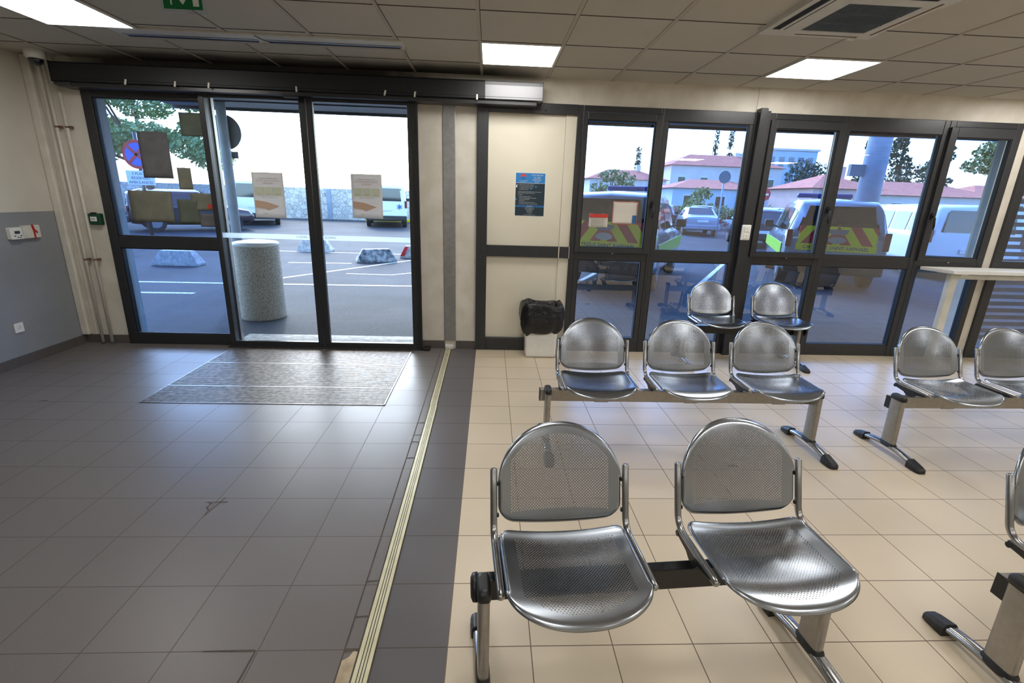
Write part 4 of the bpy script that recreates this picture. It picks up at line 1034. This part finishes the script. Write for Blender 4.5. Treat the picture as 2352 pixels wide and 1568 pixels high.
# ---------------------------------------------------------------- vehicles
def vehicle(name, label, cat, X, Y, hd, st, W, paint, group=None, opts=()):
    """hd: heading angle to the right of +Y. st: stations (s from the rear, z_bottom, z_belt, z_roof, roof half width factor)"""
    root = tag(empty(name, (X, Y, GZ), -hd), label, cat, group)
    hw = W/2; L = st[-1][0]
    def sec(s, zb, zbelt, zr, rf, ef):
        h = hw*ef
        if zr - zbelt < .06:
            pts = [(h*.93,zb),(h,zb+.18),(h,zb+(zbelt-zb)*.6),(h*.97,zbelt-.05),(h*.88,zbelt),(h*.5,zbelt+.03),(0,zbelt+.045)]
        else:
            pts = [(h*.93,zb),(h,zb+.18),(h,zbelt-.08),(h*.97,zbelt),(h*rf,zr-.10),(h*(rf-.09),zr-.02),(0,zr+.015)]
        return [(x, s, z) for x, z in pts] + [(-x, s, z) for x, z in reversed(pts[:-1])]
    b = MB(); prev = None
    for a in st:
        r = [b.bm.verts.new(p) for p in sec(*a)]
        if prev is None: b.bm.faces.new(r)
        else:
            n = len(r)
            for i in range(n): b.bm.faces.new((prev[i], r[i], r[(i+1)%n], prev[(i+1)%n])).smooth = True
        prev = r
    b.bm.faces.new(prev[::-1])
    bmesh.ops.bevel(b.bm, geom=[e for e in b.bm.edges if len(e.link_faces) == 2 and e.calc_face_angle() > .6], offset=.03, segments=2, profile=.6, affect='EDGES')
    body = b.build('body', paint, root); 
    for p in body.data.polygons: p.use_smooth = True
    m_ = body.modifiers.new('wn', 'WEIGHTED_NORMAL')
    # side windows: between stations whose roof is high
    for s in (-1, 1):
        cab = [a for a in st if a[3] - a[2] > .3]
        for a, c in zip(cab, cab[1:]):
            if c[0] - a[0] < .25: continue
            for k in range(max(1, round((c[0]-a[0])/.9))):
                nseg = max(1, round((c[0]-a[0])/.9)); u0, u1 = (k+.06)/nseg, (k+.94)/nseg
                def P(u, top):
                    I = lambda i: a[i] + (c[i]-a[i])*u
                    h = hw*I(5); f = .10 if not top else .86
                    z0, z1 = I(2), I(3)-.10; x0_, x1_ = h*.97, h*I(4)
                    return (s*(x0_+(x1_-x0_)*f+.012), I(0), z0+(z1-z0)*f)
                MB().quad([P(u0,0),P(u1,0),P(u1,1),P(u0,1)]).build('side_window', M['carglass'], root)
    # windscreen and rear glass
    def slope_glass(a, c, nm, k0=.08, k1=.9, wf=.86):
        def P(u, s):
            I = lambda i: a[i] + (c[i]-a[i])*u
            z = I(3); h = hw*I(5)*( .88 + (I(4)-.09-.88)*u)*wf
            n = Vector((0, -(c[3]-a[3]), c[0]-a[0])); 
            if n.z < 0: n = -n
            n = n.normalized()*.018
            return (s*h, I(0)+n.y, z+.02+n.z)
        MB().quad([P(k0,-1),P(k0,1),P(k1,1),P(k1,-1)]).build(nm, M['carglass'], root)
    for a, c in zip(st, st[1:]):
        if a[3]-a[2] > .3 and c[3]-c[2] < .06: slope_glass(c, a, 'windscreen')
        if a[3]-a[2] < .06 and c[3]-c[2] > .3: slope_glass(a, c, 'rear_window')
    # wheels
    for wy in (L*.19, L*.81):
        for s in (-1, 1):
            x = s*(hw-.13); R_ = .32
            w_ = MB().tube([(x-.10,wy,R_),(x-.085,wy,R_),(x+.085,wy,R_),(x+.10,wy,R_)], [R_-.02,R_,R_,R_-.02], 32).build('wheel', M['tyre'], root)
            w_2 = MB().tube([(x+s*.098,wy,R_),(x+s*.108,wy,R_)], [.20,.18], 24).build('rim', M['rim'], w_)
            MB().tube([(s*(hw-.004),wy,R_+.02),(s*(hw+.006),wy,R_+.02)], .385, 32).build('wheel_arch', M['black'], root) if 'arch' in opts else None
    # mirrors
    cab = [a for a in st if a[3]-a[2] > .3]; my = cab[-1][0] + .18; mz = cab[-1][2] + .10
    for s in (-1, 1):
        MB().bbox(s*(hw+.02) if s > 0 else -(hw+.22), s*(hw+.22) if s > 0 else -(hw+.02), my-.05, my+.06, mz-.05, mz+.12, .025).build('wing_mirror', M['black'], root)
        MB().bbox(min(s*(hw-.10), s*(hw+.05)), max(s*(hw-.10), s*(hw+.05)), my, my+.03, mz-.05, mz-.01, .008).build('mirror_arm', M['black'], root)
    return root
def rear_kit(t, W, zb, zl, plate_z, lamp=(.10,.26), star=False, bumper=True, m=None, y=0):
    hw = W/2
    for s in (-1, 1):
        xa, xb = sorted((s*(hw*.87), s*(hw*.985)))
        MB().bbox(xa, xb, y-.022, y+.03, zl, zl+lamp[1], .012).build('tail_lamp', M['tail'], t)
    if bumper: MB().bbox(-hw*.96, hw*.96, y-.09, y+.02, zb, zb+.22, .03).build('bumper', m or M['black'], t)
    p = MB().bbox(-.26, .26, y-.034, y-.02, plate_z-.055, plate_z+.055, .006).build('number_plate', M['plate'], t)
    return p
SUV = [(0,.42,.98,1.00,.80,.93),(.06,.36,1.05,1.08,.80,.97),(.16,.30,1.08,1.66,.79,.98),(.42,.26,1.08,1.74,.80,1),(1.3,.24,1.06,1.77,.80,1),(2.35,.24,1.05,1.74,.80,1),(3.15,.26,1.04,1.08,.80,1),(3.95,.30,.98,1.0,.80,.97),(4.22,.36,.82,.84,.8,.90)]
def stripes_mat():
    m = mat('chevron_livery', rgb(232,216,20), .4); b = m.node_tree.nodes['Principled BSDF']
    tc = N(m, 'ShaderNodeTexCoord'); sp = N(m, 'ShaderNodeSeparateXYZ'); LK(m, tc.outputs['Object'], sp.inputs[0])
    v = math_(m, 'FRACT', math_(m, 'DIVIDE', math_(m, 'ADD', math_(m, 'ABSOLUTE', sp.outputs[0]), math_(m, 'MULTIPLY', sp.outputs[2], .72)), .36))
    LK(m, mixc(m, math_(m, 'LESS_THAN', v, .5), rgb(232,216,20), rgb(186,24,44)), b.inputs['Base Color']); return m
M['chevron'] = stripes_mat()
M['suv_paint'] = mat('pale_metallic_paint', rgb(150,160,168), .15, .3, coat=.6)
def emergency(X, Y, hd, label):
    t = vehicle('emergency_vehicle', label, 'car', X, Y, hd, SUV, 1.80, M['suv_paint'], 'liveried emergency vehicles parked nose out')
    rear_kit(t, 1.78, .34, .82, .60, (.1,.34))
    MB().bbox(-.66,.66,-.020,.03,.90,1.24,.006).build('chevron_panel', M['chevron'], t)
    MB().bbox(-.68,.68,-.021,.03,.77,.899,.004).build('yellow_band', M['livery_yellow'], t)
    text('lettering', 'CH FREJUS SAINT RAPHAEL', .092, M['livery_blue'], t, facing(0, -.023, .832), bold=.0015)
    MB().prism([(-.17,1.19),(.17,1.19),(.15,1.12),(.09,1.09),(-.09,1.09),(-.15,1.12)], 'y', -.045, -.018).build('tailgate_handle', M['signgrey'], t)
    q = MB().tube([(0,-.018,0),(0,-.030,0)], .115, 32); q.xf(Matrix.Translation((0,0,.985)) @ Matrix.Diagonal((1.3,1,.55,1))); q.build('oval_badge', M['rim'], t)
    # upright rear window
    MB().quad([(-.70,-.0+.055,1.13),(.70,.055,1.13),(.58,.185,1.62),(-.58,.185,1.62)]).build('rear_window', M['carglass'], t)
    MB().bbox(-.03,.03,.03,.055,1.26,1.30,.004).bbox(-.03,.26,.04,.06,1.27,1.285,.003).build('wiper', M['black'], t)
    MB().bbox(-.55,.55,2.15,2.40,1.80,1.90,.03).build('light_bar', M['livery_blue'], t)
    for s in (-1, 1):
        xa, xb = sorted((s*.902, s*.912))
        MB().box(xa, xb, .35, 3.9, .62, .86).build('lime_side_band', M['car_lime'], t)
    return t
emergency(2.02, 8.7, math.radians(27), 'liveried grey emergency vehicle with yellow red chevrons behind the first window')
emergency(6.78, 9.4, math.radians(25), 'liveried grey emergency vehicle with yellow red chevrons behind the third window')

SEDAN = [(0,.36,.86,.88,.80,.90),(.12,.30,.93,.95,.80,.96),(.75,.26,.95,.97,.8,1),(1.45,.24,.94,1.38,.76,1),(2.6,.24,.92,1.40,.76,1),(3.4,.25,.90,.93,.8,1),(4.2,.28,.80,.82,.8,.96),(4.45,.34,.66,.68,.8,.88)]
HATCH = [(0,.38,.86,.88,.80,.92),(.10,.30,.92,1.34,.76,.97),(.5,.26,.93,1.46,.77,1),(2.2,.24,.92,1.47,.77,1),(3.0,.25,.90,.94,.8,1),(3.8,.30,.78,.80,.8,.95),(4.0,.36,.62,.64,.8,.88)]
VANLOW = [(0,.45,1.04,1.06,.86,.95),(.04,.40,1.06,1.66,.86,.98),(.25,.30,1.06,1.74,.87,1),(3.0,.28,1.04,1.76,.87,1),(3.7,.30,1.02,1.06,.85,1),(4.3,.34,.86,.88,.82,.96),(4.5,.40,.70,.72,.8,.90)]
VAN = [(0,.45,1.14,1.16,.86,.95),(.04,.40,1.16,1.86,.86,.98),(.25,.30,1.16,1.95,.87,1),(3.2,.28,1.14,1.97,.87,1),(4.0,.30,1.10,1.16,.85,1),(4.75,.34,.90,.92,.82,.96),(4.95,.40,.72,.74,.8,.90)]
PL = 'cars parked in the far rows'
t = vehicle('parked_car', 'silver saloon car seen from behind beyond the first emergency vehicle', 'car', 10.6, 24.5, .25, SEDAN, 1.76, M['car_silver'], PL)
rear_kit(t, 1.76, .34, .66, .74, (.1,.2), m=M['car_silver'])
t = vehicle('parked_car', 'dark blue car parked behind the silver saloon, at the left', 'car', 10.0, 29.5, .5, HATCH, 1.76, M['car_dark'], PL); rear_kit(t, 1.76, .34, .7, .62, (.1,.2))
t = vehicle('parked_car', 'second dark car parked behind the silver saloon, under the hedge', 'car', 13.1, 30.8, .5, HATCH, 1.76, M['car_purple'], PL); rear_kit(t, 1.76, .34, .7, .62, (.1,.2))
t = vehicle('parked_car', 'white car with dark wheels at the right of the silver saloon', 'car', 18.5, 29.3, -.9, HATCH, 1.76, M['car_white'], PL); rear_kit(t, 1.76, .34, .7, .62, (.1,.2))
t = vehicle('parked_car', 'grey car nose in beside the white car, next to the window post', 'car', 17.4, 25.0, -.9, HATCH, 1.76, M['car_grey'], PL); rear_kit(t, 1.76, .34, .7, .62, (.1,.2))
t = vehicle('parked_car', 'dark car left of the second emergency vehicle, in its shade', 'car', 10.4, 18.3, .3, HATCH, 1.78, M['car_purple'], PL); rear_kit(t, 1.78, .34, .7, .62, (.1,.2))
t = vehicle('parked_van', 'white minibus seen from its side between the third and fourth windows', 'van', 15.2, 15.4, -.35, VANLOW, 1.90, M['car_white'], 'white vans parked right of the emergency vehicles'); rear_kit(t, 1.95, .36, .9, .7, (.1,.3))
t = vehicle('parked_van', 'large white van with a red tail lamp behind the fourth window', 'van', 11.25, 11.0, .30, VANLOW, 1.92, M['car_white'], 'white vans parked right of the emergency vehicles'); rear_kit(t, 1.98, .36, .88, .7, (.1,.30))
MB().quad([(-.72,.005,1.12),(.72,.005,1.12),(.66,.015,1.58),(-.66,.015,1.58)]).build('rear_window', M['carglass'], t)
# ambulances in the door opening
def ambulance(X, Y, hd, label):
    t = vehicle('ambulance_van', label, 'van', X, Y, hd, VAN, 1.98, M['car_white'], 'white ambulance vans by the stone wall')
    rear_kit(t, 1.98, .34, .92, .84, (.1,.34))
    MB().quad([(-.80,.022,1.24),(.80,.022,1.24),(.72,.035,1.78),(-.72,.035,1.78)]).build('rear_window', M['carglass'], t)
    b = MB()
    for k in range(3):
        q = MB().box(-.022,.022,-.030,-.025,-.13,.13); q.xf(Matrix.Translation((.62,0,.98)) @ Matrix.Rotation(k*PI/3, 4, 'Y'))
        me = bpy.data.meshes.new('t'); q.bm.to_mesh(me); b.bm.from_mesh(me); q.bm.free()
    b.build('star_of_life', M['starblue'], t)
    text('lettering', 'Ambulances', .19, M['posterwhite'], t, facing(0, -.0+.012, 1.60)); 
    return t
ambulance(-10.5, 23.0, -.40, 'white ambulance van seen from behind left of the left door poster')
ambulance(-4.95, 24.2, -.19, 'white ambulance van seen from behind right of the right door poster')
t = vehicle('parked_car', 'dark plum car behind the left fixed glass, beside the no stopping sign', 'car', -13.0, 18.5, .9, HATCH, 1.8, M['car_purple'], PL); rear_kit(t, 1.8, .34, .7, .62, (.1,.2))

# ---------------------------------------------------------------- wall, hedge, houses, trees
t = MB().box(-34, 2.5, 0, .5, 0, 1.75).build('stone_wall', M['stone'], loc=(0, 30, GZ))
tag(t, 'long low pale stone wall at the back of the car park behind the ambulances', 'wall')
b = MB().box(-.12,.12,-.12,.02,0,1.7); t = b.build('drain_post', M['pole'], loc=(-9.4, 30, GZ)); tag(t, 'grey blue vertical post against the stone wall', 'post')
t = MB().bbox(-7.2, -3.2, 29.3, 29.6, GZ, GZ+.16, .02).build('kerb', M['livery_yellow']); tag(t, 'yellow painted kerb in front of the stone wall', 'kerb')

def leaves(bm, c, r, n, sz, rnd):
    for _ in range(n):
        while True:
            p = Vector((rnd.uniform(-1,1), rnd.uniform(-1,1), rnd.uniform(-1,1)))
            if .45 < p.length < 1: break
        q = Vector((c[0]+p.x*r[0], c[1]+p.y*r[1], c[2]+p.z*r[2]))
        a = Vector((rnd.gauss(0,1), rnd.gauss(0,1), rnd.gauss(0,1))).normalized(); u = a.orthogonal().normalized(); v = a.cross(u)
        s = sz*rnd.uniform(.6, 1.3)
        bm.faces.new([bm.verts.new(q+u*s), bm.verts.new(q+v*s*.6), bm.verts.new(q-u*s), bm.verts.new(q-v*s*.6)])
def tree(name, label, x, y, blobs, trunk, m, n, sz, seed, group='trees beyond the car park'):
    rnd = random.Random(seed); t = tag(empty(name, (x, y, GZ)), label, 'tree', group)
    b = MB()
    for c, r in blobs: leaves(b.bm, c, r, n, sz, rnd)
    b.build('crown', m, t, smooth=False)
    b = MB(); b.tube([(0,0,0),(.05,0,trunk*.5),(0,.05,trunk)], [.22,.17,.10], 10)
    for c, r in blobs[:5]: b.tube([(0,0,trunk*.8),(c[0]*.5,c[1]*.5,(trunk*.8+c[2])/2),tuple(c)], [.09,.06,.03], 8)
    b.build('trunk', M['bark'], t); return t
rb = random.Random(11)
def canopy_blobs(n, R, z0, z1, r0, r1): return [((rb.uniform(-R,R), rb.uniform(-R,R)*.6, rb.uniform(z0,z1)), (rb.uniform(r0,r1), rb.uniform(r0,r1), rb.uniform(r0,r1)*.6)) for _ in range(n)]
tree('broadleaf_tree', 'leafy broad tree filling the top of the left fixed glass', -15.6, 24, canopy_blobs(22, 2.6, 3.0, 7.0, .8, 1.4), 3.0, M['leaf'], 1100, .09, 1)
def conifer(label, x, y, H, R, seed):
    bl = []
    for i in range(9):
        f = i/8; bl.append(((rb.uniform(-.3,.3)*R, 0, H*(.22+.75*f)), (R*(1-.85*f), R*(1-.85*f), H*.07)))
    return tree('conifer_tree', label, x, y, bl, H*.9, M['leafd'], 230, .15+H*.006, seed)
conifer('tall dark cedar right of the thick column', 47.5, 58, 10.3, 3.1, 4)
conifer('second dark cedar at the right of the tall cedar', 53.8, 60, 10.0, 2.7, 5)
conifer('dark cedar partly hidden by the thick column', 42.3, 56, 8.6, 1.9, 6)
tree('broadleaf_tree', 'pale green tree above the vans behind the fourth window', 59, 57.5, canopy_blobs(9, 3.6, 4.0, 9.0, 1.5, 2.6), 5, M['leafy'], 420, .24, 7)
tree('broadleaf_tree', 'small hazy tree behind the first emergency vehicle roof', 11.0, 46, canopy_blobs(5, 1.6, 2.2, 4.0, .8, 1.3), 2, M['leafy'], 160, .15, 8)
def cypress(label, x, y, H, seed): return tree('cypress_tree', label, x, y, [((0,0,H*(.2+.1*i)), (.7*(1-.07*i),.7*(1-.07*i),H*.09)) for i in range(8)], H*.8, M['leafd'], 120, .13, seed)
cypress('slim cypress left of the pair beyond the red roofed house', 31.5, 72, 12.2, 9); cypress('slim cypress right of the pair beyond the red roofed house', 33.6, 72, 12.8, 10)
cypress('faint lone cypress above the first emergency vehicle', 19.5, 68, 8.6, 12)
tree('palm_like_bush', 'bushy yellow green palm beside the red roofed house', 17.0, 40.5, canopy_blobs(5, 1.0, .8, 2.4, .7, 1.0), 1.4, M['leafy'], 170, .17, 13)
tree('broadleaf_tree', 'round grey green tree between the office block and the second vehicle', 33.5, 54, canopy_blobs(6, 1.8, 3.4, 6.0, .9, 1.3), 3, M['leafd'], 160, .16, 14)
rnd = random.Random(5); b = MB()
for i in range(46): leaves(b.bm, (10.5+i*.42, 37.0+rnd.uniform(-.3,.3), .75+rnd.uniform(-.1,.35)), (.5,.5,.55), 130, .11, rnd)
t = tag(empty('hedge', (0, 0, GZ)), 'long clipped dry green hedge behind the parked cars', 'hedge'); b.build('foliage', M['leafy'], t)
b = MB()
for i in range(24): b.cyl((10.5+i*.8,37.0,0),(10.6+i*.8,37.0,1.0),.04,seg=6)
b.build('stems', M['bark'], t)
def house(name, label, x, y, w, d, h, rh, wallm, rz=0, wins=3):
    t = tag(empty(name, (x, y, GZ), rz), label, 'house', 'houses beyond the car park')
    MB().box(-w/2, w/2, -d/2, d/2, 0, h).build('walls', wallm, t)
    b = MB(); e = .35
    v = [b.bm.verts.new(p) for p in ((-w/2-e,-d/2-e,h),(w/2+e,-d/2-e,h),(w/2+e,d/2+e,h),(-w/2-e,d/2+e,h),(-w/2+d*.45,0,h+rh),(w/2-d*.45,0,h+rh))]
    for f in ((0,1,5,4),(1,2,5),(2,3,4,5),(3,0,4),(3,2,1,0)): b.bm.faces.new([v[i] for i in f])
    b.build('roof', M['roof'], t)
    MB().box(w*.18,w*.18+.5,-.3,.2,h+rh*.4,h+rh+.6).build('chimney', wallm, t)
    for i in range(wins):
        cx = -w/2 + w*(i+.5)/wins
        f = MB().box(cx-.5,cx+.5,-d/2-.04,-d/2+.02,h*.35,h*.80).build('window', M['white'], t)
        MB().box(cx-.42,cx+.42,-d/2-.05,-d/2-.04,h*.38,h*.77).build('pane', M['carglass'], f)
    return t
house('red_roofed_house', 'low blue grey house with a red tile roof above the silver saloon', 21.2, 49, 9.0, 6, 2.9, .9, M['render_blue'])
house('red_roofed_house', 'wide pink house with a red tile roof behind the second emergency vehicle', 27.4, 41, 5.4, 6, 3.0, 1.2, M['render_pink'])
house('red_roofed_house', 'cream house with a red tile roof right of the thick column', 36.3, 43, 10.4, 7, 2.7, 1.2, M['render_cream'])
house('red_roofed_house', 'cream villa with a red tile roof beyond the fourth window', 47.0, 46, 8.6, 6, 2.9, 1.1, M['render_cream'], 0)
house('red_roofed_house', 'faint far villa with a pale roof above the first emergency vehicle', 16, 62, 9, 6, 4.0, 1.2, M['render_cream'])
house('red_roofed_house', 'large far villa between the cypresses and the house', 29, 66, 14, 8, 6.0, 1.6, M['render_cream'], 0, 5)
t = tag(empty('office_block', (40.0, 72, GZ)), 'pale blue grey office block at the left of the third window', 'building')
MB().box(-3.6, 3.2, -5, 5, 0, 8.6).build('walls', M['render_blue'], t)
for j in range(3):
    for i in range(5): MB().box(-3.2+i*1.3,-2.5+i*1.3,-5.05,-4.98,2.2+j*2.2,3.4+j*2.2).build('window', M['car_grey'], t)
MB().box(-3.8,3.4,-5.2,5.2,8.6,8.85).build('parapet', M['render_cream'], t)

# ---------------------------------------------------------------- daylight, camera, output
wd = bpy.data.worlds.new('sky'); SC.world = wd; wd.use_nodes = True; nt = wd.node_tree
sky = nt.nodes.new('ShaderNodeTexSky'); sky.sky_type = 'NISHITA'; sky.sun_disc = False
sky.sun_elevation = math.radians(37); sky.sun_rotation = math.radians(-20); sky.air_density = 1.2; sky.dust_density = 2.2; sky.ozone_density = 1.5
bg = nt.nodes['Background']; bg.inputs[1].default_value = SKY_STRENGTH = 1.15
tint = nt.nodes.new('ShaderNodeMix'); tint.data_type = 'RGBA'; tint.blend_type = 'MULTIPLY'; tint.inputs[0].default_value = 1; tint.inputs[7].default_value = (.82, .95, 1.14, 1)
nt.links.new(sky.outputs[0], tint.inputs[6]); nt.links.new(tint.outputs[2], bg.inputs[0])
sl = bpy.data.lights.new('sun', 'SUN'); sl.energy = 2.6; sl.angle = math.radians(.6); sl.color = (.93, .97, 1)
so = bpy.data.objects.new('sun', sl); COL.objects.link(so)
el, az = math.radians(37), math.radians(-20)
d = Vector((math.sin(az)*math.cos(el), math.cos(az)*math.cos(el), math.sin(el)))   # towards the sun
so.rotation_euler = d.to_track_quat('Z', 'Y').to_euler()

cam = bpy.data.cameras.new('camera'); co = bpy.data.objects.new('camera', cam); COL.objects.link(co)
F_, YAW, PITCH, ROLL, HC = 1115.688, .0516, -.2887, .0326, 1.5583
cam.sensor_fit = 'HORIZONTAL'; cam.sensor_width = 36; cam.lens = F_ * 36 / 2352; cam.clip_start = .02; cam.clip_end = 400
cy, sy, cp, sp_ = math.cos(YAW), math.sin(YAW), math.cos(PITCH), math.sin(PITCH)
fw = Vector((sy*cp, cy*cp, sp_)); rt = Vector((cy, -sy, 0)); up = rt.cross(fw)
r2 = math.cos(ROLL)*rt + math.sin(ROLL)*up; u2 = -math.sin(ROLL)*rt + math.cos(ROLL)*up
mw = Matrix((r2, u2, -fw)).transposed().to_4x4(); mw.translation = (0, 0, HC); co.matrix_world = mw
SC.camera = co
SC.view_settings.view_transform = 'Standard'; SC.view_settings.look = 'None'; SC.view_settings.exposure = 0.0; SC.view_settings.gamma = 1
SC.view_settings.use_curve_mapping = False
cyc = SC.cycles; cyc.use_denoising = True; cyc.max_bounces = 10; cyc.transparent_max_bounces = 24; cyc.sample_clamp_indirect = 4; cyc.caustics_reflective = False; cyc.caustics_refractive = False
